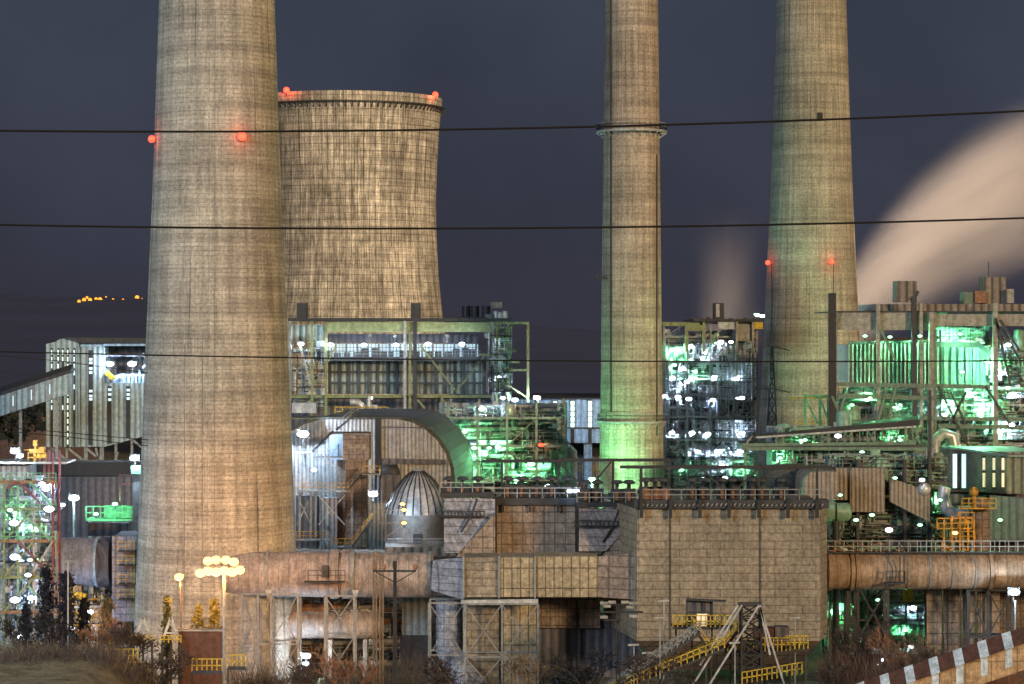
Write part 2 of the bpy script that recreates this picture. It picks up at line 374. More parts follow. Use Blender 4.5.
# gridded conduits on the shaft
def vpipe(root, X, D, rad, px, z0, z1, r, name, mk):
    pts = []
    for i in range(13):
        z = z0+(z1-z0)*i/12; R = rad(z)+r*.8; sx = XX(px, D-R*.7)-X; sx = max(-R*.98, min(R*.98, sx)); pts.append((X+sx, D-math.sqrt(R*R-sx*sx), z))
    return MB().tube(pts, r, 6).build(name, M[mk], root)
vpipe(cl, XL, 350, radL, 205, 2, 48, .04, 'conduit', 'steel'); vpipe(cl, XL, 350, radL, 187, 2, 46, .035, 'conduit', 'steel'); vpipe(cl, XL, 350, radL, 217, 2, 92, .03, 'conduit', 'steel')
cm, XM, radM = chimney(631.5, 430, [(640,38),(480,32.2),(400,31),(200,28.8),(6,26.5),(-420,21)],
    'slim concrete chimney in the middle with a railed ring platform', 'chimM', [])
def ringplat(root, X, D, rad, py, w_, name, mk, rl=True):
    z = ZZ(py, D-rad(ZZ(py, D))); R = rad(z)
    m = MB().lathe((X, D, 0), [(R-.05, z-.3), (R+w_, z-.3), (R+w_, z+.05), (R-.05, z+.05)], 64, False)
    for k in range(24):
        a_ = 2*PI*k/24; c, s_ = math.cos(a_), math.sin(a_); m.bar((X+c*R, D+s_*R, z-1.2), (X+c*(R+w_), D+s_*(R+w_), z-.3), .12)
    p = m.build(name, M[mk], root)
    if rl:
        q = MB()
        for k in range(36):
            a_ = 2*PI*k/36; b = 2*PI*(k+1)/36; rr_ = R+w_-.1
            q.rail((X+math.cos(a_)*rr_, D+math.sin(a_)*rr_, z+.05), (X+math.cos(b)*rr_, D+math.sin(b)*rr_, z+.05), 1.2, 3)
        q.build('railing', M['steelw'], p)
ringplat(cm, XM, 430, radM, 129, 1.25, 'ring_platform', 'steelw'); ringplat(cm, XM, 430, radM, 422, .5, 'ring_platform', 'steelw')
vpipe(cm, XM, 430, radM, 611, 34, 130, .16, 'ladder', 'steeld'); vpipe(cm, XM, 430, radM, 657, 30, 78, .14, 'conduit', 'steeld')
p = at(602, 274, 428); MB().box(p.x-.9, p.x+.9, p.y-2.2, p.y+1.5, p.z-.9, p.z-.7).rail((p.x-.9,p.y-2.2,p.z-.7),(p.x-.9,p.y+1.5,p.z-.7)).build('side_platform', M['steeld'], cm)
cr, XR, radR = chimney(811.5, 520, [(640,66),(480,56),(400,51),(310,46.3),(200,41.3),(100,37.5),(6,34.6),(-420,27)],
    'tapering greenish grey chimney at the right with two small red lights', 'chimR', [(771,263,.5),(830,263,.5)])
z = ZZ(116, 512); R = radR(z); sx = XX(820, 512)-XR; MB().box(XR+sx-.5, XR+sx+.5, 520-math.sqrt(R*R-sx*sx)-.25, 520-math.sqrt(R*R-sx*sx)+1, z-1, z+.7).build('hatch', M['black'], cr)
for px in (773, 832): vpipe(cr, XR, 520, radR, px, 22, ZZ(263,512), .07, 'conduit', 'steeld')
for py in (316, 345): 
    z = ZZ(py, 512); R = radR(z); MB().lathe((XR,520,0), [(R,z-.1),(R+.14,z-.1),(R+.14,z+.1),(R,z+.1)], 96, False).build('joint_ring', M['chimR'], cr)

# ---------------- cooling tower
D = 900; k = D/F; X0 = XX(346, D); T = thing('cooling_tower', 'huge streaked concrete cooling tower with red rim lights behind the left chimney', 'cooling tower', (X0, D, 0))
pr = [(132,463),(118,430),(105,370),(97,320),(92.5,275),(90.3,230),(90,200),(91,165),(93,132),(95,109),(96,106)]
prof = [(r*k, max(9, ZZ(y, D))) for r, y in pr]
sm_ = []
for i in range(len(prof)-1):
    for j in range(4):
        t = j/4; sm_.append((prof[i][0]*(1-t)+prof[i+1][0]*t, prof[i][1]*(1-t)+prof[i+1][1]*t))
sm_.append(prof[-1]); zt = ZZ(103.5, D)
MB().lathe((X0,D,0), sm_+[(96.2*k, zt+1.5),(95*k, zt+1.5),(92*k, zt-10)], 128).build('shell', M['tower'], T)
zr = ZZ(108.5, D); MB().lathe((X0,D,0), [(95.6*k,zr-.6),(95.6*k+1.3,zr-.6),(95.6*k+1.3,zr-.1),(95.6*k,zr-.1)], 128, False).build('rim_walkway', M['steeld'], T)
for i in range(96):
    a_ = 2*PI*i/96; R = 95.6*k; q = MB(); q.bar((X0+math.cos(a_)*R, D+math.sin(a_)*R, zr-2.2), (X0+math.cos(a_)*(R+1.3), D+math.sin(a_)*(R+1.3), zr-.5), .3); q.build('bracket', M['steeld'], T)
q = MB()
for i in range(40):
    a_ = 2*PI*(i+.5)/40; b = 2*PI*(i+1)/40; c_ = 2*PI*i/40; R = 131*k
    for e in (b, c_): q.bar((X0+math.cos(a_)*R, D+math.sin(a_)*R, 10), (X0+math.cos(e)*(R+3), D+math.sin(e)*(R+3), 0), .9)
q.build('support_legs', M['concrete'], T)
for px in (290, 435):
    R = 96.3*k; sx = XX(px, D-15)-X0; sx = max(-R, min(R, sx)); yy = -math.sqrt(R*R-sx*sx); p = Vector((X0+sx, D+yy, zt+1.6))
    l = MB().bar(p-Vector((0,0,1.6)), p, .4).build('obstruction_light', M['steeld'], T); MB().sph(p+Vector((0,0,.4)), 1.1, 8).build('lens', M['Lred'], l); plight(l, p+Vector((0,-3,1)), 'R', 1500)

# ================================================================== steel jungle generator
def frame(root, X0, X1, Y0, Y1, Z0, Z1, nx, ny, levels, mk, w_=.55, brace=True, rnd=None):
    xs_ = [X0+(X1-X0)*i/nx for i in range(nx+1)]; ys_ = [Y0+(Y1-Y0)*i/ny for i in range(ny+1)]
    for x in xs_:
        for y in ys_: MB().bar((x,y,Z0),(x,y,Z1), w_).build('column', M[mk], root)
    for z in levels:
        for y in ys_: MB().bar((X0,y,z),(X1,y,z), w_*.7, w_).build('beam', M[mk], root)
        for x in (X0, X1): MB().bar((x,Y0,z),(x,Y1,z), w_*.7, w_).build('beam', M[mk], root)
    if brace:
        rnd = rnd or random.Random(1); lv = [Z0]+list(levels)
        for i in range(nx):
            for j in range(len(lv)-1):
                if rnd.random() < .35:
                    a_, b = (xs_[i], xs_[i+1]) if rnd.random() < .5 else (xs_[i+1], xs_[i])
                    MB().bar((a_,Y0-.05,lv[j]),(b,Y0-.05,lv[j+1]), w_*.45).build('brace', M[mk], root)
def jungle(root, X0, X1, Y0, Y1, Z0, Z1, seed, npipe=26, nves=6, nsmall=120, levels=4, mats=('pipe','steel','pipeg'), deck='steeld', railm='steelg', back=False):
    r = random.Random(seed); W = X1-X0; Dp = Y1-Y0; Hh = Z1-Z0
    for i in range(levels):
        z = Z0+Hh*(i+.5)/levels
        d = MB().box(X0+.3, X1-.3, Y0+.4, Y1-1, z-.12, z).build('deck', M[deck], root)
        MB().rail((X0,Y0+.3,z),(X1,Y0+.3,z), 1.2, 1.8, .1).build('railing', M[railm], d)
    for i in range(npipe):
        m = MB(); rad = r.choice([.18,.25,.35,.5]); y = Y0+.8+r.random()*Dp*.5; z = Z0+Hh*r.random(); a_ = X0+W*r.random()*.6; b = min(X1, a_+W*(.2+.5*r.random()))
        if r.random() < .55:
            z2 = max(Z0, min(Z1, z+(r.random()-.5)*Hh*.6))
            m.tube([(a_,y,z),(b-rad*2,y,z),(b-rad*.6,y,z+rad*.6*(1 if z2 > z else -1)),(b,y,z+(rad*2)*(1 if z2 > z else -1)),(b,y,z2)], rad, 8)
        elif r.random() < .5: m.tube([(a_,y,Z0+Hh*r.random()*.4),(a_,y,Z0+Hh*(.5+.5*r.random()))], rad, 8)
        else: m.tube([(a_,y,z),(b,y,z)], rad, 8)
        m.build('pipe', M[r.choice(mats)], root)
    for i in range(nves):
        m = MB(); rad = .7+r.random()*1.0; L = 2+r.random()*4; y = Y0+2+r.random()*Dp*.5; z = Z0+Hh*r.random()*.9; x = X0+rad+(W-2*rad-L)*r.random()
        if r.random() < .5: m.tube([(x,y,z),(x+.15*rad,y,z),(x+L-.15*rad,y,z),(x+L,y,z)], [rad*.6,rad,rad,rad*.6], 14)
        else: m.tube([(x,y,z),(x,y,z+.2*rad),(x,y,z+L-.2*rad),(x,y,z+L)], [rad*.6,rad,rad,rad*.6], 14)
        m.build('vessel', M[r.choice(mats[:2])], root)
    m = MB(); mats2 = MB(); m3 = MB(); nsmall = int(nsmall*2.2)
    for i in range(nsmall):
        mm = (m, mats2, m3)[i % 3]
        x = X0+W*r.random(); y = Y0+.5+Dp*.6*r.random(); z = Z0+Hh*r.random(); L = .8+r.random()*3.5; t = .08+.14*r.random(); q = r.random()
        if q < .4: mm.bar((x,y,z),(min(X1,x+L),y,z), t)
        elif q < .75: mm.bar((x,y,z),(x,y,min(Z1,z+L)), t)
        elif q < .88: mm.box(x, min(X1,x+L*.4), y, y+.8, z, z+L*.3)
        else: mm.bar((x,y,z),(min(X1,x+L*.7),y,min(Z1,z+L*.7)), t)
    a_ = m.build('pipework', M[mats[0]], root); a_['kind'] = 'stuff'; b = mats2.build('cable_trays', M[mats[-1]], root); b['kind'] = 'stuff'; b = m3.build('small_valves', M['steeld'], root); b['kind'] = 'stuff'
    if back: MB().box(X0, X1, Y1+.5, Y1+.9, Z0, Z1).build('back_wall', M['backw'], root)  # pale wall added behind the pipes to catch the inside lamps' light

# ================================================================== boiler house A (centre left)
D = 470; A = thing('boiler_house', 'long open boiler house with lit window band and yellow green girder, behind the rounded vault', 'boiler house', (XX(395,D), D, 0))
def bx(px0, px1, py0, py1, D0, dep): 
    m = MB(); return m.box(XX(px0,D0), XX(px1,D0), D0, D0+dep, ZZ(py1,D0), ZZ(py0,D0))
def pbar(m, x0, y0, x1, y1, D0, w_, h_=None): return m.bar(at(x0,y0,D0), at(x1,y1,D0), w_, h_)
bx(288,512,318,321,D-2,32).build('roof', M['roofg'], A)
bx(327,494,322,332,D-1,1.2).build('girder', M['steelg'], A)
bx(290,326,325,342,D+2,1).build('wall_panel', M['corrg'], A)
bx(328,478,334,343,D+4,3).build('wall_panel', M['dkgrey'], A)
bx(314,478,344,358,D+5,.5).build('window_band', M['glassd'], A)
q = MB()
for i in range(46): pbar(q, 314+i*3.6, 343.5, 314+i*3.6, 358.5, D+4.6, .14 if i % 3 else .4)
for y in (347.5, 351.5): pbar(q, 314, y, 478, y, D+4.6, .12)
q.build('mullions', M['steel'], A)
bx(314,480,357,361,D+1,5).build('walkway', M['steeld'], A)
q = MB()
for i in range(18):
    x = 318+i*9+random.random()*4; p = at(x, 357, D+2.5); q = MB(); q.box(p.x-.5, p.x+.4+random.random()*.8, p.y, p.y+1, p.z, p.z+.8+random.random()*.9); q.build('motor', M['steeld'], A)
q = MB().rail(at(314,357,D+1.2), at(480,357,D+1.2), 1.2, 1.5); q.build('railing', M['steel'], A)
bx(328,486,361,394,D+4,20).build('wall_panel', M['corrg'], A)
q = MB()
for i in range(17): pbar(q, 330+i*9.6, 361, 330+i*9.6, 394, D+3.8, .5)
for y in (372,383): pbar(q, 328, y, 486, y, D+3.7, .2, .35)
q.build('wall_ribs', M['steeld'], A)
bx(290,500,395,398,D-1,1).build('girder', M['steelg'], A); bx(290,560,417,419,D-1,.8).build('girder', M['steelg'], A)
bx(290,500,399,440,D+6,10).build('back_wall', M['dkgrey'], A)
for x, y0, y1, mk in [(312,318,500,'steelg'),(326,322,500,'steelg'),(405,320,500,'steelw'),(410,332,500,'steelg'),(415,318,500,'steeld'),(442,396,500,'steelg'),(493,322,520,'steel'),(497,322,520,'steelg'),(508,322,520,'steelg'),(528,324,402,'steelg'),(290,318,500,'steel')]:
    m = MB(); pbar(m, x, y0, x, y1, D-1.6, .5 if mk != 'steeld' else .7); m.build('column', M[mk], A)
for a_ in [(493,323,529,323),(493,351,516,351),(490,362,520,362),(509,370,528,370),(494,337,508,337),(478,355,500,355)]:
    m = MB(); pbar(m, *a_, D-1.5, .45); m.build('beam', M['steelg'], A)
for a_ in [(300,345,311,385),(420,345,455,390),(456,392,485,355),(336,345,328,362),(418,400,440,428),(450,400,470,428),(443,400,462,420),(500,380,528,398)]:
    m = MB(); pbar(m, *a_, D-1.8, .32); m.build('brace', M['steelw' if a_[0] < 330 else 'steelg'], A)
for a_ in [(296,306,303,319),(410.5,420,303,319)]:
    m = MB(); m.box(XX(a_[0] if a_[1] > 305 and a_[0] > 400 else 296,D), XX(a_[1] if a_[0] > 400 else 306,D), D+1, D+4, ZZ(318,D), ZZ(303,D)); m.build('roof_vent', M['steeld'], A)
for x in (466, 475, 486): MB().tube([at(x,318,D+4), at(x,306,D+4)], .8, 16).build('roof_cylinder', M['steeld'], A)
bx(455,490,317,319,D+2,6).build('roof_curb', M['steeld'], A)
for x, y in ((496,311),(500,312),(505,311)): MB().tube([at(x,420,D+3), at(x,y,D+3)], [.55,.5], 12).build('steam_pipe', M['pipe'], A)
bx(490.5,502,302,308,D+3,2).build('silencer', M['concrete'], A)
for x, y in [(301,344),(331,345),(364,345),(396,345),(428,344),(462,344)]: flood(A, x, y, D-1, 'W', .62, 1100)
for x in (370, 395, 447): m = MB(); pbar(m, x, 336, x, 343, D+.5, .12); m.sph(at(x,336,D+.5), .4, 6); m.build('lamp_bracket', M['steelw'], A)
flood(A, 498, 377, D, 'W', .55, 1600); flood(A, 515, 400, D-2, 'W', .7, 1800); flood(A, 537, 398, D-2, 'W', .85, 2200); flood(A, 503, 398, D, 'W', .35, 400)
flood(A, 370, 398, D-20, 'W', .5, 900); flood(A, 427, 416, D-16, 'W', .55, 900)
# lower process level of A
jungle(A, XX(440,D), XX(562,D), D-28, D-6, ZZ(505,D), ZZ(402,D), 5, 46, 8, 260, 5, ('pipe','steel','pipeg'), 'steeld', 'steel', True)
jungle(A, XX(488,D), XX(512,D), D-4, D+6, ZZ(400,D), ZZ(326,D), 6, 14, 1, 60, 4, ('pipe','steel','pipeg'))
jungle(A, XX(291,D), XX(325,D), D, D+4, ZZ(412,D), ZZ(344,D), 8, 12, 2, 60, 4, ('pipe','steelw','pipe'))
INS = 4
frame(A, XX(448,440), XX(566,440), 440, 462, 4, ZZ(402,440), 4, 1, [ZZ(480,440), ZZ(446,440), ZZ(418,440)], 'steel', .45, rnd=random.Random(4))
for x, y, kd, r, pw in [(482,409,'W',.6,1500),(464,432,'G',.6,2400),(474,448,'G',.55,2600),(498,447,'G',.6,2600),(531,464,'G',.95,5000),(541,445,'R',.5,300),(466,453,'W',.3,500),(489,448,'G',.3,500),(548,486,'W',.5,700),(516,480,'G',.3,1800),(470,476,'G',.3,2000)]:
    flood(A, x, y, 439, kd, r, pw)
INS = 0
# big round ducts at the back of the process level
for a_ in [[(478,500),(478,455),(490,443),(512,443)],[(560,500),(560,455),(545,440),(520,440)]]:
    MB().tube([at(x,y,456) for x,y in a_], 3.2, 20).build('round_duct', M['steel'], A)
# upper catwalk with white pipes over the vault
q = MB(); q.rail(at(335,416,448), at(388,416,448), 1.6, 1.2, .16); q.build('yellow_railing', M['yellow'], A)
MB().box(XX(292,448), XX(400,448), 448, 452, ZZ(418,448), ZZ(416.5,448)).build('walkway', M['steeld'], A)
MB().tube([at(350,402,449),at(357,402,449),at(361,405,449),at(363,413,449)], .65, 10).build('pipe', M['pipe'], A)
MB().tube([at(369,414,449),at(369,396,449)], .4, 10).build('pipe', M['pipe'], A)
bx(292,316,403,413,449,2).build('cabinet', M['pipe'], A); bx(365,377,405,413,449.5,2).build('cabinet', M['pipe'], A)

# ================================================================== turbine hall (blue-white)
D = 560; Th = thing('turbine_hall', 'pale blue turbine hall with narrow lit window strips left of the slim chimney', 'hall', (XX(570,D), D, 0))
bx(498,640,398,399.5,D-1,42).build('roof', M['roofg'], Th)
bx(500,640,399.5,443,D,40).build('wall', M['hall'], Th)
for x in (555, 572.5, 590, 537): 
    f_ = bx(x-2.6,x+2.6,400,428,D-.3,.2).build('window', M['steeld'], Th); 
    for i in range(5): bx(x-1.9,x+1.9,401+i*5.4,405.6+i*5.4,D-.5,.15).build('pane', M['glass'], f_)
    bx(x-1.8,x+1.8,429,443,D-.3,.2).build('louvre', M['steeld'], Th)
bx(500,640,427.5,428.5,D-.6,.4).build('ledge', M['steeld'], Th)
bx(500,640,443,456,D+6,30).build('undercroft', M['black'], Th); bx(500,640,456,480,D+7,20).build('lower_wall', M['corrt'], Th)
for x in (588, 545): bx(x-4,x+4,443,500,D+1,4).build('pier', M['hall'], Th)
q = MB().rail(at(500,475,D+2), at(640,475,D+2), 2, 3, .2); q.build('yellow_railing', M['yellow'], Th)

hl = Th; plight(Th, at(578,405,540), 'W', 9000)  # bare light added in front to turn the hall wall blue-white
# ================================================================== boiler house B (between the chimneys)
D = 480; B = thing('boiler_house', 'open steel boiler tower crowded with lit pipes between the slim and right chimneys', 'boiler house', (XX(712,D), D, 0))
xa, xb = XX(664,D), XX(757,D)
lv = [ZZ(y,D) for y in (500,468,440,417,395,362,337,323)]
frame(B, xa, xb, D, D+24, 0, ZZ(322,D), 4, 1, lv, 'steel', .36, rnd=random.Random(9))
jungle(B, xa, xb, D+.5, D+9, ZZ(505,D), ZZ(333,D), 11, 80, 18, 800, 9, ('pipe','steel','pipe'), 'steeld', 'steel', True)
bx(663,700,322,326,D-1,1).build('girder', M['steelg'], B)
for x in (686.5, 704): bx(x-1.5,x+1.5,322,352,D-1.2,1).build('column', M['steelg'], B)
bx(685,706,325,331,D-1.5,1).build('girder', M['steelg'], B)
bx(718,737,322,329,D-1.6,1).build('girder', M['pipe'], B); bx(738,752,324,341,D-1.4,5).build('casing', M['concrete'], B); bx(754,763,322,329,D-1.8,5).build('casing', M['yellow'], B)
bx(752,754,322,400,D-2,1).build('column', M['beige'], B); bx(736,738,320,380,D-2,1).build('column', M['beige'], B)
bx(693,763,319,321.5,D-2,28).build('roof', M['roofg'], B)
bx(714,724,303,319,D,3).build('roof_vent', M['steeld'], B); bx(716,719.5,304,317,D-.3,.3).build('vent_slats', M['pipe'], B)
bx(720,753,362,394,D+2,8).build('wall_panel', M['corr'], B)
q = MB()
for i in range(10): pbar(q, 693+i*7.5, 317+random.random()*2, 693+i*7.5, 319, D, .8)
q.build('roof_vents', M['steeld'], B)
m = MB(); pbar(m, 724, 345, 736, 378, D-2, .4); m.build('brace', M['steelw'], B); m = MB(); pbar(m, 705, 360, 716, 333, D-2, .35); m.build('brace', M['steelgg'], B)
INS = 3.5
for x, y, kd, r, pw in [(672,350,'G',.85,4200),(674,365,'G',.7,3000),(695,378,'G',.6,2500),(687,382,'W',.6,1500),(737,377,'W',.65,1500),(678,397,'W',.7,1500),(665,396,'W',.5,800),(689,399,'W',.7,1500),(742,398,'W',.65,1500),(721,342,'W',.7,1500),(691,346,'W',.5,900),(731,342,'W',.4,600),(672,433,'W',.7,1500),(692,433,'W',.8,1500),(708,434,'W',.7,1300),(742,433,'W',.7,1500),(698,452,'W',.65,1300),(720,451,'W',.6,1300),(740,451,'W',.6,1300),(703,479,'W',.6,1300),(725,478,'W',.6,1500),(673,378,'W',.4,500),(706,353,'W',.4,500),(714,377,'W',.45,800),(683,368,'W',.4,400),(722,465,'W',.4,700),(682,470,'G',.35,2600),(745,470,'G',.35,2600),(713,400,'B',.6,900)]:
    flood(B, x, y, D-1.6, kd, r*.85, pw)

INS = 0
flood(B, 757, 315, 486, 'G', .5, 20000); flood(B, 762, 316, 482, 'W', .4, 5000)
ff = thing('flood_mast', 'green flood light mast at the foot of the slim middle chimney', 'lamp', (XX(592,418),418,0))
MB().bar((XX(592,418),418,0), at(592,484,418), .3).build('mast', M['steeld'], ff); flood(ff, 592, 480, 418, 'G', .5, 34000)
# ================================================================== lattice tower
D = 446; t = thing('lattice_tower', 'slender dark lattice tower standing before the right chimney', 'pylon', (XX(772,D), D, 0))
def lattice(root, px, D0, y0, y1, w0, w1, mk, t_=.14, seg=12, name='lattice'):
    X = XX(px, D0); z0, z1 = (0 if y1 is None else ZZ(y1,D0)), ZZ(y0,D0)
    legs = [MB() for _ in range(4)]; br = MB(); C = [(-1,-1),(1,-1),(1,1),(-1,1)]
    def cp(i, z):
        u = (z-z0)/(z1-z0); w_ = w0(u) if callable(w0) else w0*(1-u)+w1*u; return Vector((X+C[i][0]*w_, D0+C[i][1]*w_, z))
    for s_ in range(seg):
        za = z0+(z1-z0)*s_/seg; zb = z0+(z1-z0)*(s_+1)/seg
        for i in range(4):
            legs[i].bar(cp(i,za), cp(i,zb), t_*1.5); j = (i+1)%4
            br.bar(cp(i,za), cp(j,zb), t_); br.bar(cp(j,za), cp(i,zb), t_); br.bar(cp(i,zb), cp(j,zb), t_)
    for i in range(4): legs[i].build('leg', M[mk], root)
    br.build(name, M[mk], root)
lattice(t, 772, D, 347, None, lambda u: (.95 if u < .55 else .95*(1-u)/.45+.12), 0, 'black', .12, 18)
for y, xs_ in ((347,(768,790)),(389,(757,790))):
    m = MB(); pbar(m, xs_[0], y, 772, y-.5, D, .15); pbar(m, 772, y-.5, xs_[1], y+3.5, D, .18); m.build('crossarm', M['steeld'], t)

# ================================================================== boiler house C (right)
D = 420; Cc = thing('boiler_house', 'right hand boiler house with broad beige girder, ribbed casing and green lit pipework', 'boiler house', (XX(930,D), D, 0))
bx(838,936,312,330,D,2).build('girder', M['beige'], Cc); bx(936,1060,314,326,D,2).build('girder', M['beige'], Cc)
bx(836,1060,311,312.2,D-.3,30).build('roof', M['roofg'], Cc)
bx(875,1060,304,311,D+4,20).build('penthouse', M['corrb'], Cc)
for x, y0, w_, mk in [(832,293,1.2,'black'),(829,312,.3,'rust'),(836,312,.3,'beige'),(878,304,.6,'beige'),(914,296,.8,'steeld'),(921,303,.5,'beige'),(931,312,.7,'beige'),(935,330,.4,'steelc'),(995,303,.8,'beige'),(940,330,.3,'steeld')]:
    m = MB(); m.bar(at(x,y0,D-1), Vector((XX(x,D),D-1,0)), w_); m.build('column', M[mk], Cc)
q = MB(); pbar(q, 914, 300, 918, 291, D-1, .5); pbar(q, 914, 303, 909, 298, D-1, .3); q.build('crane_hook', M['steeld'], Cc)
f_ = bx(897,907,281,302,D+5,5).build('roof_vent', M['corrb'], Cc); bx(907.5,917,281,302,D+5,5).build('roof_vent', M['corrb'], Cc)
bx(984.6,1006,277,305,D+6,5).build('roof_vent', M['corrb'], Cc)
bx(964,974,292,304,D+5,4).build('roof_box', M['steelc'], Cc); bx(975,986,291,303,D+4.5,3).build('roof_box', M['rust'], Cc); bx(1007,1014,289,303,D+4.5,3).build('roof_box', M['beige'], Cc)
m = MB(); pbar(m, 988.5, 262, 988.5, 278, D+6, .12); m.build('aerial', M['steeld'], Cc)
# ribbed casing
bx(848,878,345,383,D+6,14).build('casing', M['corrb'], Cc); bx(880,934,342,385,D+4,16).build('casing', M['corrb'], Cc)
bx(936,990,346,386,D+8,16).build('casing', M['corrw'], Cc); bx(990,1060,340,400,D+12,12).build('casing', M['corrg'], Cc)
for i in range(22): q = MB(); pbar(q, 849+i*4.0, 343, 849+i*4.0, 384, D+3.6, .28, .5); q.build('casing_rib', M['steel'], Cc)
for i in range(9): q = MB(); pbar(q, 938+i*7.2, 345, 938+i*7.2, 386, D+7.6, .45, .5); q.build('casing_rib', M['steel'], Cc)
m = MB(); pbar(m, 848, 343, 935, 341, D+3.3, .4); m.build('casing_top', M['steeld'], Cc)
m = MB(); pbar(m, 930, 344, 978, 345, D+3, .9); pbar(m, 978, 344, 992, 356, D+3, .7); m.build('duct', M['steeld'], Cc)
bx(936,990,322,344,D+14,2).build('back_wall', M['corrw'], Cc)
jungle(Cc, XX(938,D), XX(992,D), D+6, D+13, ZZ(344,D), ZZ(328,D), 21, 14, 2, 90, 1, ('pipe','pipeg','pipe'), 'steeld', 'steelw')
for a_ in [(838,384,990,387),(838,396,935,398),(921,418,1060,420),(938,426,1060,428),(828,384,838,384)]:
    m = MB(); pbar(m, *a_, D-1.2, .5, .7); m.build('beam', M['steelc'], Cc)
for a_ in [(881,330,896,362),(995,322,1020,360),(996,318,1010,385),(1000,320,1019,350),(888,385,878,420),(938,386,970,450),(950,392,966,424),(966,392,950,424),(985,386,1012,428),(832,440,845,396),(832,396,850,440),(896,386,884,440)]:
    m = MB(); pbar(m, *a_, D-1.5, .4); m.build('brace', M['steeld' if a_[0] > 930 else 'steelc'], Cc)
bx(836,925,398,425,D+10,10).build('lower_casing', M['brown'], Cc)
jungle(Cc, XX(838,D), XX(925,D), D, D+9, ZZ(440,D), ZZ(388,D), 22, 24, 4, 160, 2, ('steel','pipeg','steel'), 'steeld', 'steelc')
jungle(Cc, XX(920,D), XX(1060,D), D, D+10, ZZ(450,D), ZZ(388,D), 23, 50, 8, 420, 3, ('pipe','pipeg','pipe'), 'steeld', 'steelc', True)
jungle(Cc, XX(992,D), XX(1060,D), D+1, D+10, ZZ(384,D), ZZ(348,D), 27, 14, 2, 120, 2, ('pipeg','pipeg','pipe'), 'steeld', 'steelc', True)
INS = 3.2
for x, y, kd, r, pw in [(988,362,'G',.85,5500),(1008,388,'G',.6,4000),(1016,396,'W',.6,1500),(960,334,'G',.3,3500),(890,337,'G',.3,1200),(865,336,'G',.3,700),(1008,345,'B',.6,600),(950,404,'G',.3,4200),(985,410,'G',.4,4500),(1003,430,'G',.3,3500),(852,405,'G',.3,1500),(935,440,'G',.3,3000),(900,405,'G',.2,800),(975,393,'G',.3,2500),(962,372,'G',.4,1000),(920,336,'G',.25,2500),(1012,425,'W',.5,1800),(1002,373,'W',.5,1500),(945,415,'W',.35,900),(870,398,'G',.25,2500)]:
    flood(Cc, x, y, D-2, kd, r*.85, pw)
INS = 0
MB().tube([at(934,455,D-6),at(935,440,D-6),at(943,433,D-6),at(952,436,D-6),at(955,452,D-6)], 1.0, 14).build('bent_duct', M['pipe'], Cc)
# green frame next to the tall column
g2 = thing('steel_frame', 'small bright green braced frame beside the tall dark column', 'steel frame', (XX(815,430),430,0))
for x in (805, 820, 828): m = MB(); pbar(m, x, 394, x, 428, 430, .4); m.build('post', M['steelgg'], g2)
for a_ in [(805,396,828,396),(805,398,818,424),(820,398,828,420)]: m = MB(); pbar(m, *a_, 429.7, .3); m.build('brace', M['steelgg'], g2)
m = MB(); m.rail(at(795,428,430), at(828,426,430), 1.4, 1, .12); pbar(m, 790, 398, 828, 397.5, 430, .25); m.build('railing', M['yellow'], g2)
MB().box(XX(795,430),XX(828,430),429.5,431,0,ZZ(428.5,430)).build('base_wall', M['dkgrey'], g2)

# ================================================================== canopy with trusses (right centre)
D = 400; K = thing('canopy', 'long dark sloping canopy roof carried on green trusses before the right boiler house', 'canopy', (XX(840,D), D, 0))
m = MB(); m.loft([at(752,436,D-4), at(918,419,D-4), at(918,426,D-4), at(752,438.2,D-4)], [at(770,432,D+12), at(918,416,D+12), at(918,420,D+12), at(770,434,D+12)]); m.build('roof', M['black'], K)
for a_ in [(742,445,916,443),(742,448.5,926,449)]: m = MB(); pbar(m, *a_, D-4, .4, .5); m.build('truss_chord', M['steelc'], K)
m = MB(); pbar(m, 756, 437.5, 916, 426.5, D-3.9, .3); m.build('truss_chord', M['steelw'], K)
for i in range(19):
    x = 776+i*7.6; yt = 438-(x-752)*.073; q = MB(); pbar(q, x, yt, x, 444, D-4, .2)
    if i % 3 == 0: pbar(q, x, yt, x+7.6, 444, D-4, .15); pbar(q, x+7.6, yt, x, 444, D-4, .15)
    q.build('truss_web', M['steelc'], K)
bx(742,926,445,448,D-4,10).build('deck', M['steeld'], K)
for x in (745,848,878,905,925): m = MB(); m.bar(at(x,449,D-3), Vector((XX(x,D),D-3,0)), .45); m.build('column', M['steelc'], K)
q = MB(); pbar(q, 740, 452, 752, 436, D-4, .25); pbar(q, 845, 450, 836, 500, D-3.5, .3); q.build('strut', M['steel'], K)
jungle(K, XX(772,D), XX(925,D), D-2, D+8, ZZ(468,D), ZZ(428,D), 31, 34, 4, 260, 1, ('pipeg','steel','steel'), 'steeld', 'steelc', True)
INS = 5
for x, y, kd, r, pw in [(838,436,'B',.55,500),(805,440,'G',.25,1800),(862,452,'G',.25,2200),(900,440,'G',.25,2200),(780,458,'G',.25,1500)]: flood(K, x, y, D-5, kd, r, pw)

INS = 0
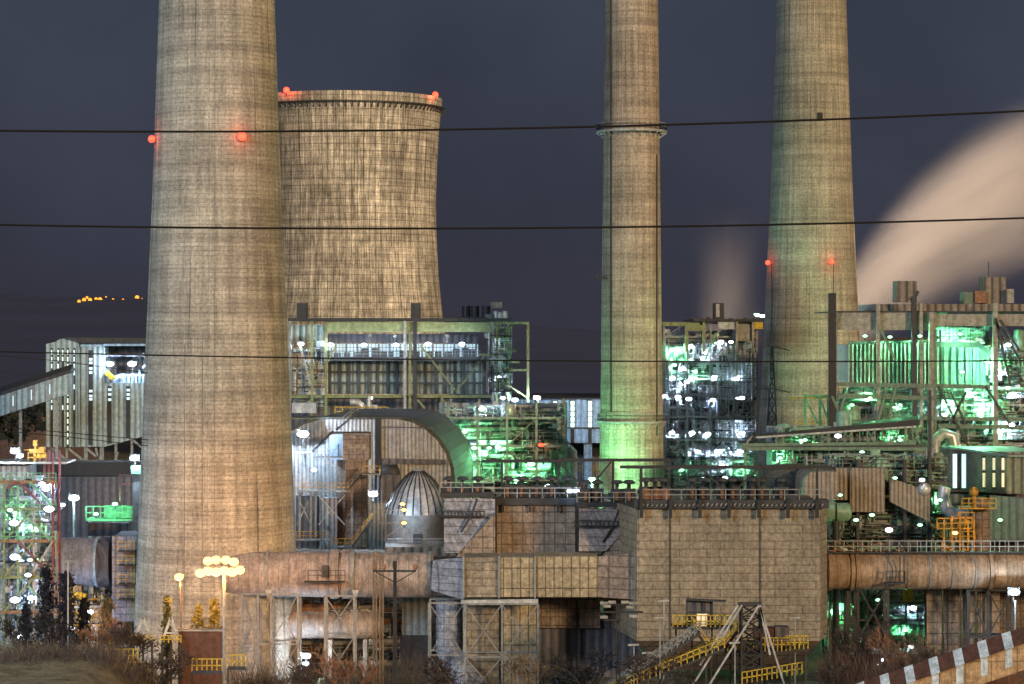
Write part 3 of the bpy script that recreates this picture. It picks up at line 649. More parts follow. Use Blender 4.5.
# rounded tanks below
D = 385
D = 372
tk = thing('horizontal_tank', 'dull green horizontal tank behind the precipitator roof rail', 'tank', (XX(790,D),D,0))
MB().tube([at(764,485,D+2),at(765,484,D+2),at(803,482,D+2),at(804,483,D+2)], [1,2.8,2.8,1.2], 24).build('shell', M['rimgreen'], tk)
m = MB(); 
for x in (775,785,795): pbar(m, x, 505, x, 480, D-.8, .3)
m.build('support', M['steeld'], tk)
tr = thing('duct_casing', 'tan rounded casing with flat end beside the green horizontal tank', 'duct', (XX(815,D),D-2,0))
pl = [(797,500),(797,482)]+[(797+9*(1-math.cos(a_)), 482-14*math.sin(a_)) for a_ in (.4,.8,1.2,1.57)]+[(830,468),(831,490),(822,500)]
MB().prism([(XX(x,D-3),ZZ(y,D-3)) for x,y in pl], D-12, D+2).build('casing', M['corrtan'], tr)

# vertical tan casings and hoppers right of the main box
D = 372; V = thing('duct_casing', 'tan panelled ducts and hoppers under the canopy at the right', 'duct', (XX(880,D),D,0))
bx(850,885,468,512,D-4,3).build('panel', M['corrtan'], V)
m = MB(); m.prism([(XX(x,D),ZZ(y,D)) for x,y in ((886,476),(925,490),(925,520),(886,500))], D-4.2, D-2.5); m.build('slanted_panel', M['corrtan'], V)
bx(836,849,468,500,D-3.5,3).build('panel', M['corrtan'], V)
jungle(V, XX(828,D), XX(946,D), D-2, D+3, ZZ(548,D), ZZ(455,D), 33, 60, 7, 420, 4, ('pipeg','steel','steel'), 'steeld', 'steelc', True)
for x in (905, 930, 858): bx(x-1.5,x+1.5,390 if x == 930 else 460,560,D-3,1).build('column', M['steeld'], V)
m = MB(); pbar(m, 868, 496, 924, 497, D-3, .3, .35); m.build('beam', M['yellow'], V); m = MB(); pbar(m, 905, 508, 924, 508, D-3, .3); m.build('beam', M['yellow'], V)
MB().tube([at(945,487,D-4),at(943,497,D-4),at(946,508,D-4),at(954,514,D-4),at(968,514,D-4)], .9, 12).build('bent_pipe', M['pipe'], V)
MB().sph(at(924,489,D-4), 1.0, 8).build('dome', M['pipe'], V)
INS = 5
for x, y, kd, r, pw in [(872,515,'G',.3,3500),(856,520,'G',.3,2200),(889,530,'W',.6,1200),(920,525,'G',.25,2200),(922,480,'B',.3,500),(840,495,'G',.2,1200),(895,478,'G',.2,1500),(940,500,'G',.25,1800),(1000,520,'G',.25,2000)]: flood(V, x, y, D-5, kd, r, pw)
INS = 0
vg = thing('round_vessel', 'green horizontal vessel end poking out right of the tan precipitator', 'vessel', (XX(838,350),350,0))
MB().tube([at(822,511,350),at(824,511,350),at(834,511,350)], [1.2,1.5,1.5], 16).build('shell', M['pipeg'], vg); MB().tube([at(836,512,350),at(848,512,350),at(851,512,350)], [1.3,1.3,.8], 16).build('end_cap', M['pipeg'], vg)
MB().tube([at(836,519,350),Vector((XX(836,350),350,0))], .5).build('support', M['steeld'], vg)

# small hall at the far right with lit windows
D = 385; S = thing('annex_building', 'brown annex with lit window strips and dark pitched roof at the right edge', 'building', (XX(990,D),D,0))
MB().plan([(XX(950,D+10),D+10),(XX(1007,D),D),(XX(1040,D),D),(XX(1040,D),D+20),(XX(950,D+10),D+20)], ZZ(494,D), ZZ(452,D)).build('wall', M['corrb'], S)
MB().loft([at(945,446,D+10),at(1008,455,D-1),at(1045,455,D-1),at(1045,449,D+20)], [at(945,448,D+10),at(1008,457,D-1),at(1045,457,D-1),at(1045,451,D+20)]).build('roof', M['steel'], S)
for x, k_ in ((984,.5),(994,.3),(1003,.08)):
    dd = D+10*(1-(x-950)/57.0)-.35
    f_ = bx(x-1.8,x+1.8,456,489,dd,.2).build('window', M['steeld'], S); bx(x-1.3,x+1.3,458,470,dd-.15,.1).build('pane', M['glassw'], f_); bx(x-1.3,x+1.3,473,487,dd-.15,.1).build('pane', M['glassw'], f_)
for x in (955,964): bx(x-2,x+2,454,488,D+7,.3).build('louvre', M['glassd'], S)
MB().loft([at(990,495,D-2),at(1045,500,D-2),at(1045,540,D-2),at(990,540,D-2)], [at(990,495,D+5),at(1045,500,D+5),at(1045,540,D+5),at(990,540,D+5)]).build('lower_wall', M['dkgrey'], S)
bx(950,1045,494,600,D+8,6).build('base', M['dkgrey'], S)
Yv = thing('reactor_vessel', 'brown upright vessel with orange railed platforms above the right duct', 'vessel', (XX(981,365),365,0))
MB().tube([at(981,565,365),at(981,503,365),at(981,497,365)], [1.35,1.35,.7], 20).build('shell', M['brown'], Yv)
for (x0,x1,y) in ((962,996,508),(937,972,528),(958,974,522),(950,975,541)):
    d = bx(x0,x1,y,y+1.2,361,5).build('platform', M['orange'], Yv); q = MB(); 
    q.rail(at(x0,y,361), at(x1,y,361), 1.4, .9, .13); q.rail(at(x0,y,366), at(x1,y,366), 1.4, .9, .13); q.build('railing', M['orange'], d)
for x in (944,952,960,968,974): m = MB(); pbar(m, x, 552, x, 512+ (x%3)*4, 361, .22); m.build('post', M['orange'], Yv)
q = MB(); rr = random.Random(5)
for i in range(40):
    x = 938+rr.random()*36; y = 522+rr.random()*28; pbar(q, x, y, x+rr.random()*8-2, y+rr.random()*5, 362+rr.random()*3, .2+.2*rr.random())
q.build('pipework', M['orange'], Yv)['kind'] = 'stuff'
MB().tube([at(974,508,362),at(974,487,362)], .3, 8).sph(at(974,492,362), .7, 6).build('vent_pipe', M['orange'], Yv)
flood(Yv, 955, 533, 358, 'S', .3, 500)

# ================================================================== vaulted building (rounded casing)
D = 396; VB = thing('vaulted_building', 'big corrugated building with arched end wall behind the ribbed dome silo', 'building', (XX(380,D), D, 0))
pl = [(270,560),(284,440),(290,430),(304,422),(322,417),(402,417),(415,420),(428,427),(440,438),(449,452),(454,468),(455,482),(455,560)]
P2 = [(XX(x,D),ZZ(y,D)) for x,y in pl]
MB().prism(P2, D, D+42, (2.2,0,0)).build('shell', M['rimgreen'], VB)
P3 = [(XX(512+(x-512)*1.0,D-.3) if x < 400 else XX(x-3,D-.3), ZZ(y+2.4,D-.3)) for x,y in pl]
MB().prism(P3, D-.3, D+.2).build('end_wall', M['corrt'], VB)
bx(376,381,418,476,D-.6,.4).build('expansion_joint', M['black'], VB)
q = MB(); pbar(q, 382, 427, 436, 428, D-.6, .2); pbar(q, 382, 461, 446, 462, D-.6, .25, .8); q.build('wall_band', M['dkgrey'], VB)
m = MB(); m.tube([at(383,475,D-1),at(383,474,D-1),at(397,474,D-1),at(399,475,D-1)], [.5,1.5,1.5,.5], 14); m.build('duct_elbow', M['steeld'], VB)
bx(382,400,475,500,D-3,2).build('hatch', M['dkgrey'], VB)
flood(VB, 303, 434, D-4, 'W', 1.4, 7000)
# ------------------------------------------------ stair tower building
D = 385; St = thing('stair_tower', 'brown box stair tower with outside stairs and railed landings before the arched wall', 'stair tower', (XX(350,D), D, 0))
MB().plan([(XX(343,D),D),(XX(369,D),D+.5),(XX(369,D),D+6),(XX(330,D+2),D+6),(XX(330,D+2),D+3)], ZZ(460,D), ZZ(433,D)).build('cabin', M['brown'], St)
m = MB(); m.loft([at(343,432.6,D-.25),at(343,460,D-.25),at(329.6,459,D+2.8),at(329.6,433,D+2.8)], [at(343,432.6,D-.1),at(343,460,D-.1),at(329.6,459,D+3),at(329.6,433,D+3)]); m.build('side_wall', M['hall'], St)
bx(338,340.5,444,459,D-.3+1,.8).build('door', M['steeld'], St)
MB().loft([at(328,434,D-.4),at(343,433,D-.6),at(371,434,D-.6),at(330,431.5,D+6)], [at(328,435,D-.4),at(343,434,D-.6),at(371,435,D-.6),at(330,432.5,D+6)]).build('roof', M['steel'], St)
bx(347,366,444,450,D-.2+.3,.1).build('louvre', M['lag'], St)
MB().plan([(XX(345,D),D+.6),(XX(366,D),D+.8),(XX(366,D),D+5),(XX(337,D+2),D+5),(XX(337,D+2),D+3)], 0, ZZ(460,D)).build('shaft', M['brown'], St)
def stairs(root, p, q, w_=1.0, mk='steel', rm='steel', up=1.1):
    p = Vector(p); q = Vector(q); m = MB(); off = Vector((0, w_, 0)); n = max(3, int(abs(q.z-p.z)/.35))
    for o in (Vector((0,0,0)), off): m.bar(p+o, q+o, .14, .3)
    for i in range(n): c = p.lerp(q, (i+.5)/n); m.box(c.x-.15, c.x+.15, c.y, c.y+w_, c.z-.03, c.z+.03)
    s_ = m.build('stair_flight', M[mk], root); r = MB(); r.rail(p, q, up, 1.2, .09); r.rail(p+off, q+off, up, 1.2, .09); r.build('handrail', M[rm], s_)
for a_ in [((312,452),(333,431)),((336,430),(358,412)),((347,491),(363,473))]:
    stairs(St, at(*a_[0],D-2), at(*a_[1],D-2), 1.0, 'steeld', 'steel')
for x0,x1,y,mk in [(315,343,457,'steelw'),(297,349,491,'orange'),(362,380,474,'orange'),(296,312,453,'steel')]:
    d = bx(x0,x1,y,y+1.1,D-3,2.6).build('landing', M['steel'], St); MB().rail(at(x0,y,D-3), at(x1,y,D-3), 1.2, 1.1, .1).build('railing', M[mk], d)
for x in (311,316,300,352): m = MB(); m.bar(at(x,492,D-2.5), Vector((XX(x,D),D-2.5,0)), .3); m.build('post', M['steel'], St)
for a_ in [(297,495,311,525),(311,495,297,525),(318,495,345,525),(345,495,318,525),(325,459,338,470)]: m = MB(); pbar(m, *a_, D-2, .15); m.build('brace', M['steelw'], St)
for x0,x1,y in [(290,330,520),(330,352,527)]: d = bx(x0,x1,y+20,y+21,D-5,2.6).build('landing', M['steel'], St); MB().rail(at(x0,y+20,D-5), at(x1,y+20,D-5), 1.3, 1.0, .1).build('railing', M['orange'], d)
stairs(St, at(352,547,D-6), at(372,520,D-6), 1, 'steeld', 'orange')
flood(St, 373, 494, D-9, 'W', .95, 2600); flood(St, 314, 470, D-3.2, 'W', .3, 300)
bx(322,337,498,545,D+1,3).build('lower_panel', M['corr'], St); bx(296,318,496,548,D+3,3).build('lower_panel', M['dkgrey'], St)
# ------------------------------------------------ dome silo
D = 372; Si = thing('silo', 'round silo with ribbed cone roof beside the slanted casing', 'silo', (XX(418,D), D, 0))
c0 = Vector((XX(418,D), D, 0)); k = D/F; cone = [(33*k,ZZ(513,D)),(31.5*k,ZZ(506,D)),(24*k,ZZ(490,D)),(14*k,ZZ(478,D)),(6*k,ZZ(471.5,D)),(.6,ZZ(469.5,D)),(.1,ZZ(469,D))]
MB().lathe(c0, cone, 48).build('roof', M['pipe'], Si)
q = MB()
for i in range(26):
    a_ = 2*PI*i/26
    for j in range(4):
        r0, z0 = cone[j]; r1, z1 = cone[j+1]; q.bar(c0+Vector((math.cos(a_)*r0,math.sin(a_)*r0,z0+.06)), c0+Vector((math.cos(a_)*r1,math.sin(a_)*r1,z1+.06)), .13, .2)
q.build('roof_ribs', M['steeld'], Si)
MB().lathe(c0, [(31*k,0),(31*k,ZZ(512,D)),(33*k,ZZ(512,D))], 48).build('body', M['silob'], Si); plight(Si, at(396,520,D-9), 'W', 1400)  # bare light added before the silo to brighten its body
bx(413,421,534,546,D-31*k-.3,.3).build('door', M['steeld'], Si)
d = bx(385,450,545,546.2,D-6.5,3).build('landing', M['steelw'], Si); MB().rail(at(385,545,D-6.5), at(450,545,D-6.5), .9, 1.8, .07).build('railing', M['steelw'], Si)
# bracket lamps left of the silo
bl = thing('lamp_bracket', 'small orange lamps on thin brackets before the dome silo', 'lamp', (XX(402,362),362,0))
m = MB(); m.bar(Vector((XX(404,362),362,0)), at(404,503,362), .16); pbar(m, 381, 511, 404, 510, 362, .1); pbar(m, 380, 523, 404, 523, 362, .1); pbar(m, 382, 540, 404, 524, 362, .1); m.build('mast', M['steelw'], bl)
for x,y in ((402.5,504),(404,510),(404,523)): flood(bl, x, y, 361.5, 'S', .22, 60, 'lamp')

# ================================================================== precipitator group
def polyprism(root, name, mk, pts, D0, dep, label=None): return MB().prism([(XX(x,D0),ZZ(y,D0)) for x,y in pts], D0, D0+dep).build(name, M[mk], root, label)
# main box
E = thing('precipitator', 'huge tan panelled precipitator box with dark bracketed roof walkway', 'filter building', (XX(730,330), 335, 0))
zt, zb = ZZ(509,330), ZZ(641,330)
MB().plan([(XX(637,330),330),(XX(820,330),330),(XX(829,333),335),(XX(829,333),360),(XX(605,352),360),(XX(605,352),350)], zb, zt).build('casing', M['lag'], E)
m = MB(); top = [(XX(637,330),330.2,zb),(XX(820,330),330.2,zb),(XX(826,335),336,zb),(XX(826,335),358,zb),(XX(610,352),358,zb),(XX(612,352),350,zb)]
bot = [(XX(668,335),338,2),(XX(800,335),338,2),(XX(800,335),340,2),(XX(800,335),352,2),(XX(668,352),352,2),(XX(668,352),346,2)]
m.loft(top, bot); m.build('hopper', M['lagsq'], E)
for x in (670, 760): q = MB(); pbar(q, x, 509, x, 641, 329.9, .14, .1); q.build('seam', M['steeld'], E)
bx(634,829,500,508.5,329.2,3).build('roof_walkway', M['steeld'], E)
q = MB(); q.rail(at(637,500,329.3), at(829,500,329.3), 1.4, 1.9, .1); q.rail(at(637,500,332), at(829,500,332), 1.4, 1.9, .1); q.build('railing', M['steel'], E)
for x in (641.5,670.5,700,729,759,788,817): m = MB(); pbar(m, x, 500, x, 518, 329.0, .45, .5); m.build('bracket', M['black'], E)
for x in (641,): m = MB(); pbar(m, x, 466, x, 509, 329.2, .35); m.build('post', M['black'], E)
q = MB()
for i in range(40):
    x = 642+i*4.6; q = MB(); pbar(q, x, 506, x+2, 503+random.random()*2, 329, .15); q.build('cleat', M['steel'], E)
# left upper walls
W2 = thing('precipitator', 'middle precipitator wall of brown panels between the two slanted grey casings', 'filter building', (XX(536,350), 355, 0))
polyprism(W2, 'casing', 'lagsq', [(495,503),(577,503),(577,690),(495,690)], 350, 22)
bx(492,579,498,505,349.3,3).build('roof_walkway', M['steeld'], W2)
q = MB(); q.rail(at(492,498,349.4), at(580,498,349.4), 1.4, 1.6, .1); q.build('railing', M['steelw'], W2)
for x in (495.5,576.5): m = MB(); pbar(m, x, 500, x, 556, 349.2, .4); m.build('column', M['black'], W2)
for x in (503,530,558): m = MB(); pbar(m, x, 503, x, 512, 349.3, .3); m.build('bracket', M['black'], W2)
def slant(label, x0, x1, D0, mk, pts_s, pts_b, rx0, rx1, ry):
    r = thing('inlet_funnel', label, 'duct', (XX((x0+x1)/2,D0+6), D0+6, 0))
    # sloping sheet: top edge back, lower edge forward
    m = MB(); m.loft([at(x,y,D0+dd) for x,y,dd in pts_s], [at(x,y,D0+dd+6)-Vector((0,0,0)) for x,y,dd in pts_s]); m.build('slanted_panel', M[mk], r)
    polyprism(r, 'side_panel', 'lagsq', pts_b, D0, 10)
    bx(rx0, rx1, ry-1.5, ry+3, D0+2.2, 2).build('roof_walkway', M['steeld'], r)
    q = MB().rail(at(rx0,ry-1.5,D0+2.3), at(rx1,ry-1.5,D0+2.3), 1.4, 1.4, .1); q.build('railing', M['steelw'], r)
    q = MB()
    for i in range(11):
        t = i/10; x = x0+5+(x1-x0-16)*t; pbar(q, x, ry+17, x, ry+22, D0+1, .12)
    pbar(q, x0-4, ry+17, x1-10, ry+17.5, D0+1, .15); pbar(q, x0-4, ry+22, x1-10, ry+22.5, D0+1, .25); q.build('ladder_rail', M['black'], r)
    m = MB(); m.tube([at(x1-18,ry+5,D0+1.5), at(x1-24,ry+22,D0+.8), at(x1-34,ry+38,D0-.1)], .15, 6); m.build('conduit', M['steeld'], r)
    return r
slant('blue grey slanted casing beside the ribbed dome silo', 443, 495, 344, 'slant', [(444,497,3),(495,499,3),(495,512,2),(459,553,-.5),(444,553,-.5)], [(495,513),(495,557),(456,557)], 440, 494, 494)
slant('pinkish slanted casing against the main precipitator box', 578, 637, 340, 'slant2', [(579,507,3),(639,511,3),(639,514,2),(606,551,-.5),(579,551,-.5)], [(640,516),(640,600),(598,600),(598,560)], 577, 638, 504)
# lower dark block and ducts
LB = thing('flue_duct', 'low row of square yellow tan flue ducts ending in a blue grey elbow', 'duct', (XX(530,335), 335, 0))
for x0,x1,mk,pd in ((463.5,498.5,'lag',0),(499.5,534.5,'duct',.25),(535.5,598,'duct',.1)): bx(x0,x1,557.5 if x0 < 500 else 556.5,597,334-pd,7).build('duct_section', M[mk], LB)
MB().loft([at(598,556.5,334),at(598,597,334),at(598,597,341),at(598,556.5,341)], [at(640,552,331),at(640,600,331),at(626,600,345),at(626,552,345)]).build('duct_transition', M['lagsq'], LB)
m = MB(); pr = [(432,558,592),(437,557,596),(463,557.5,600)]
m.loft([at(463.5,557.5,334),at(463.5,600,334),at(463.5,600,341),at(463.5,557.5,341)], [at(433,560,337),at(431,590,337),at(433,588,343),at(433,560,343)]); m.build('elbow', M['ductl'], LB)
for x in (463.5,499,535): m = MB(); pbar(m, x, 556, x, 598, 333.6, .25, .25); m.build('flange', M['steel'], LB)
m = MB(); pbar(m, 461, 602, 538, 601, 333.4, .45, .55); m.build('support_beam', M['steelw'], LB)
for x0,x1,mk in ((465,499,'lag'),(503,536,'duct')): bx(x0,x1,603,700,338,6).build('downcomer', M[mk], LB)
MB().tube([at(449,597,341),at(449,650,341),at(455,662,338),at(478,690,336)], 1.8, 18).build('round_leg', M['ductl'], LB)
DB = thing('lower_casing', 'plain dark grey casing block below the yellow tan flue ducts', 'building', (XX(570,346),346,0))
polyprism(DB, 'wall', 'brown', [(539,598),(600,598),(600,628),(539,628)], 345, 3); polyprism(DB, 'wall', 'dkgrey', [(536,620),(640,620),(640,720),(536,720)], 346, 10)
bx(576,577.5,600,700,344.6,.4).build('seam', M['black'], DB)
# trestles
def trestle(label, xs_, y0, y1, D0, dep, mk, levels, w_=.22):
    r = thing('trestle', label, 'steel frame', (XX(sum(xs_)/len(xs_),D0), D0, 0)); zb_ = max(0, ZZ(y1,D0))
    for x in xs_:
        for dd in (0, dep): m = MB(); m.bar((XX(x,D0), D0+dd, 0), (XX(x,D0), D0+dd, ZZ(y0,D0)), w_*1.2); m.build('leg', M[mk], r)
    lv = [y0]+levels
    for i, y in enumerate(lv):
        for dd in (0, dep): m = MB(); m.bar((XX(xs_[0],D0),D0+dd,ZZ(y,D0)), (XX(xs_[-1],D0),D0+dd,ZZ(y,D0)), w_); m.build('beam', M[mk], r)
    for j in range(len(xs_)-1):
        for i in range(len(lv)-1):
            for (a_, b) in ((xs_[j],xs_[j+1]),(xs_[j+1],xs_[j])): m = MB(); m.bar((XX(a_,D0),D0-.1,ZZ(lv[i],D0)), (XX(b,D0),D0-.1,ZZ(lv[i+1],D0)), w_*.6); m.build('brace', M[mk], r)
    return r
trestle('grey steel trestle under the left round duct nearest the big chimney', [242,258,271,298], 594, 690, 337, 4, 'steel', [644,690])
trestle('grey steel trestle under the left round duct next to the black utility pole', [325,354], 596, 690, 337, 4, 'steel', [637,682])
trestle('grey steel trestle below the blue grey elbow of the flue ducts', [429,464], 603, 690, 334, 5, 'steel', [655,700])
trestle('braced trestle below the square yellow tan ducts', [465,502,538], 604, 690, 333, 5, 'steel', [657,700])
# left round duct
LD = thing('round_duct', 'large round pinkish duct running from the left chimney to the square ducts', 'duct', (XX(340,341),341,0))
MB().tube([at(225,574,341),at(433,575,341)], 3.05, 40).build('pipe', M['pinkduct'], LD)
for x,w_ in ((335,1.2),(347,1.2),(353,.6),(268,.3),(396,.3),(430,.4)):
    MB().tube([at(x,574,341)-Vector((w_/2,0,0)), at(x,574,341)+Vector((w_/2,0,0))], 3.05+(.32 if w_ > .5 else .12), 40).build('flange', M['pinkduct' if w_ > 1 else 'steel'], LD)
d = MB().box(XX(305,337),XX(345,337),335.6,337.4,ZZ(581,337)-.1,ZZ(581,337)).build('inspection_platform', M['steeld'], LD)
MB().rail(at(308,580,336), at(345,580,336), 1.3, 1, .09).build('railing', M['steeld'], d)
bx(322,328,566,577,337.2,1).build('inspection_door', M['steeld'], LD)
for x in (268, 355): MB().loft([at(x-3,590,337.5),at(x+4,590,337.5),at(x,600,337.5)], [at(x-3,590,338.5),at(x+4,590,338.5),at(x,600,338.5)]).build('saddle', M['steelw'], LD)
lt = thing('horizontal_tank', 'pale horizontal tank lying behind the left trestle legs', 'tank', (XX(320,347),347,0))
MB().tube([at(243,625,347),at(246,625,347),at(252,625,347),at(378,625,347),at(383,625,347)], [.5,1.5,1.9,1.9,1.0], 28).build('shell', M['pinkduct'], lt)
for x in (270,330,365): bx(x-2,x+2,640,700,345,4).build('saddle', M['concrete'], lt)
YC = thing('yard_pipework', 'tangle of brown pipes and walkways behind the left trestles', 'pipe rack', (XX(330,352),352,0))
jungle(YC, XX(236,352), XX(432,352), 350, 355, .5, ZZ(598,352), 71, 22, 4, 220, 2, ('steel','rust','steelw'), 'steeld', 'steel')
flood(YC, 270, 640, 349, 'W', .3, 900); flood(YC, 372, 630, 349, 'S', .25, 900)
fl = thing('work_light', 'bright white work light low behind the left trestle', 'lamp', (XX(306,342),342,0))
m = MB(); m.bar((XX(306,342),342,0), at(306,664,342), .2); m.build('post', M['steel'], fl); flood(fl, 306, 656, 342, 'W', .8, 2600); flood(fl, 306, 664, 341.8, 'W', .35, 300)
uw = thing('utility_shed', 'corrugated blue grey wall section under the round duct right of the pole', 'shed', (XX(414,350),350,0))
bx(402,430,592,640,350,4).build('wall', M['corrw'], uw); bx(400,432,636,690,349,5).build('base', M['steeld'], uw); d = bx(398,432,590,592,349.5,5).build('roof', M['roofg'], uw)
pp = thing('panel_wall', 'long low brown casing wall behind the left round duct', 'building', (XX(400,362),362,0))
bx(385,460,547,556,356,6).build('wall', M['corrb'], pp)
bx(290,470,553,720,366,6).build('lower_wall', M['brown'], pp)

# right round duct
RD = thing('round_duct', 'long orange brown round duct crossing to the right edge', 'duct', (XX(925,340),340,0))
MB().tube([at(826,571,340),at(1100,571,340)], 2.45, 36).build('pipe', M['orangeduct'], RD)
for x,w_ in ((829,.5),(851,.5),(856,.5),(886,.2),(906,.2),(928,.25),(950,.2),(973,.2),(989,.45),(1011,.4),(1040,.4)):
    MB().tube([at(x,571,340)-Vector((w_/2,0,0)), at(x,571,340)+Vector((w_/2,0,0))], 2.45+(.22 if w_ > .4 else .09), 36).build('flange', M['steel' if w_ < .4 else 'orangeduct'], RD)
d = bx(826,1100,552,553.5,338.5,1.6).build('walkway', M['steeld'], RD)
q = MB(); q.rail(at(826,552,338.6), at(1100,552,338.6), 1.5, 1.2, .09); q.rail(at(826,552,340), at(1100,552,340), 1.5, 1.4, .09); q.build('railing', M['steelw'], d)
d = bx(886,905,583,584.5,336,2).build('side_platform', M['steeld'], RD); q = MB().rail(at(886,583,336), at(905,583,336), 1.6, .8, .1); q.bar(at(900,583,336.2), at(900,541,336.2), .15); q.bar(at(904,583,336.2), at(904,541,336.2), .15); q.build('railing', M['steeld'], d)
q = MB()
for i in range(60):
    x = 828+random.random()*75; y = 541+random.random()*11; pbar(q, x, y, x+random.random()*9, y+random.random()*2, 339+random.random()*3, .12+.12*random.random())
q.build('pipework', M['rust'], RD)['kind'] = 'stuff'
trestle('dark trestle left under the right round duct', [848,858,888], 586, 690, 340, 3, 'steeld', [640], .3)
trestle('dark braced trestle right under the right round duct', [968,988,1012], 590, 690, 340, 3, 'steeld', [637], .3)
HO = thing('hopper_block', 'orange brown tall hoppers under the right round duct', 'hopper', (XX(955,348),348,0))
for x0,x1 in ((926,942),(943,960),(961,975),(977,1000)): 
    MB().loft([at(x0,585,346),at(x1,585,346),at(x1,585,352),at(x0,585,352)], [at(x0+2,690,346),at(x1-1,690,346),at(x1-1,690,352),at(x0+2,690,352)]).build('hopper', M['lagsq'], HO)
bx(1000,1100,590,690,352,5).build('wall', M['brown'], HO)
# lit green yard beneath the right duct
GY = thing('pipe_rack', 'green lit pipe rack seen between the dark legs under the right duct', 'pipe rack', (XX(875,360),360,0))
jungle(GY, XX(826,360), XX(930,360), 358, 364, 1, ZZ(590,360), 41, 34, 6, 260, 3, ('pipeg','pipeg','steel'), 'steeld', 'steelgg')
bx(822,935,588,740,368,2).build('back_wall', M['pipeg'], GY)
frame(GY, XX(830,357), XX(925,357), 357, 365, 0, ZZ(590,357), 5, 1, [ZZ(620,357), ZZ(655,357)], 'steeld', .3)
INS = 3
for x,y,kd,r,pw in [(838,613,'G',.4,2600),(860,640,'G',.25,2400),(913,608,'W',.5,700),(884,660,'W',.3,300),(905,630,'G',.25,2600),(878,600,'G',.2,1800),(845,665,'G',.2,2200),(911,647,'W',.3,300)]: flood(GY, x, y, 356.5, kd, r, pw)
INS = 0
bx(904,913,588,602,355,1).build('sign_box', M['yellow'], GY)
fr = thing('work_light', 'bright white work light at the right edge below the duct', 'lamp', (XX(1015,334),334,0))
m = MB(); m.bar((XX(1015,334),334,0), at(1015,600,334), .2); m.build('post', M['steel'], fr); flood(fr, 1014, 592, 334, 'W', 1.1, 2000)

# roof-top transformers and monorails on the precipitators
def trafo(px, py, D0, lab):
    p = at(px, py, D0); r = thing('transformer', lab, 'transformer', p, 'transformers on the precipitator roofs')
    m = MB(); m.box(p.x-.9,p.x+.9,p.y-.6,p.y+.6,p.z,p.z+1.7); m.box(p.x-1.3,p.x-.9,p.y-.3,p.y+.3,p.z+.5,p.z+1.3); m.build('body', M['steeld'], r)
    MB().tube([p+Vector((0,0,1.7)),p+Vector((0,0,2.3)),p+Vector((0,0,2.5)),p+Vector((0,0,2.9))], [.25,.25,1.0,.5], 12).build('cap', M['steeld'], r)
    MB().tube([p+Vector((-.1,-.8,.1)),p+Vector((-.1,-.8,1.3))], .26, 10).build('bushing', M['rust'], r)
    return r
for lst, y, D0, where in (((449,463,478,508,522,537,552,567), 497, 352, 'left and middle precipitator roofs'), ((586,597,617,629), 501, 345.5, 'pinkish slanted casing'), ((646,655,663,692,703,722,733,752,762,781), 499.5, 334, 'big tan precipitator')):
    for i, x in enumerate(lst): trafo(x, y, D0, 'small dark round capped transformer, %s from the left on the %s' % (ORD[i], where))
for i, x in enumerate((646,656,665)):
    p = at(x, 499.5, 331.5); o = MB().tube([p+Vector((0,0,0)),p+Vector((0,0,.2)),p+Vector((0,0,1.3)),p+Vector((0,0,1.5))], [.5,.65,.65,.3], 14).build('oil_drum', M['rust']); rebase(o, p); tag(o, '%s of three orange brown drums on the walkway above the big precipitator box' % ('leftmost','middle','rightmost')[i], 'drum', 'orange drums on the precipitator roof')
def mono(label, x0, x1, y, D0, posts, yb, arms):
    r = thing('monorail_gantry', label, 'gantry', at((x0+x1)/2, yb, D0))
    m = MB(); pbar(m, x0, y, x1, y, D0, .35, .42); m.build('rail_beam', M['black'], r)
    for x in posts: m = MB(); pbar(m, x, y, x, yb, D0, .32); m.build('post', M['black'], r)
    for a_ in arms: m = MB(); pbar(m, *a_, D0, .22); m.build('knee_brace', M['black'], r)
mono('thin black monorail gantry above the middle precipitator wall', 482, 560, 461, 351, [502,558], 500, [(560,463,580,484)])
mono('thin black monorail gantry crossing the slim chimney foot', 558, 671, 460, 343, [613,669.5], 502, [(611,462,598,478)])
mono('long black monorail gantry above the big precipitator box', 620, 832, 467, 331.5, [641,759,817], 500, [(702,469,722,488),(757,469,738,488)])
def string_small_lamps():
    r = thing('roof_lamps', 'pair of small round white lamps on the middle precipitator roof', 'lamp', at(574,497,349))
    for x in (570,576.5,598): flood(r, x, 491, 349, 'W', .3, 90)
string_small_lamps()
w1 = bx(641,834,487,488,333,.3)
# ================================================================== LEFT SIDE
D = 460; BK = thing('bunker_building', 'pale ribbed coal bunker building with dark open bay and narrow window strips', 'building', (XX(95,D), D, 0))
MB().prism([(XX(x,D),ZZ(y,D)) for x,y in ((46,447),(46,344),(55,342),(60,339),(71,338.5),(79,343),(80,447))], D, D+14).build('gable_wall', M['corrw'], BK)
MB().prism([(XX(x,D),ZZ(y,D)) for x,y in ((80,447),(80,343.5),(104,343.5),(104,447))], D+.6, D+14).build('side_wall', M['corrw'], BK)
MB().prism([(XX(x,D),ZZ(y,D)) for x,y in ((104,447),(104,383),(160,383),(160,432))], D+.6, D+14).build('side_wall', M['corrw'], BK)
MB().prism([(XX(x,D),ZZ(y,D)) for x,y in ((62,337.5),(75,341),(80,343),(165,343),(165,338),(80,337.5))], D-.5, D+15).build('roof', M['roofg'], BK)
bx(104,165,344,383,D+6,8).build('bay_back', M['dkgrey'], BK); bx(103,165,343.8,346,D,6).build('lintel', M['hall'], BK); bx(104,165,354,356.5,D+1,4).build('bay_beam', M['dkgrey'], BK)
bx(80,104,345,346.5,D+.2,.5).build('cornice', M['hall'], BK)
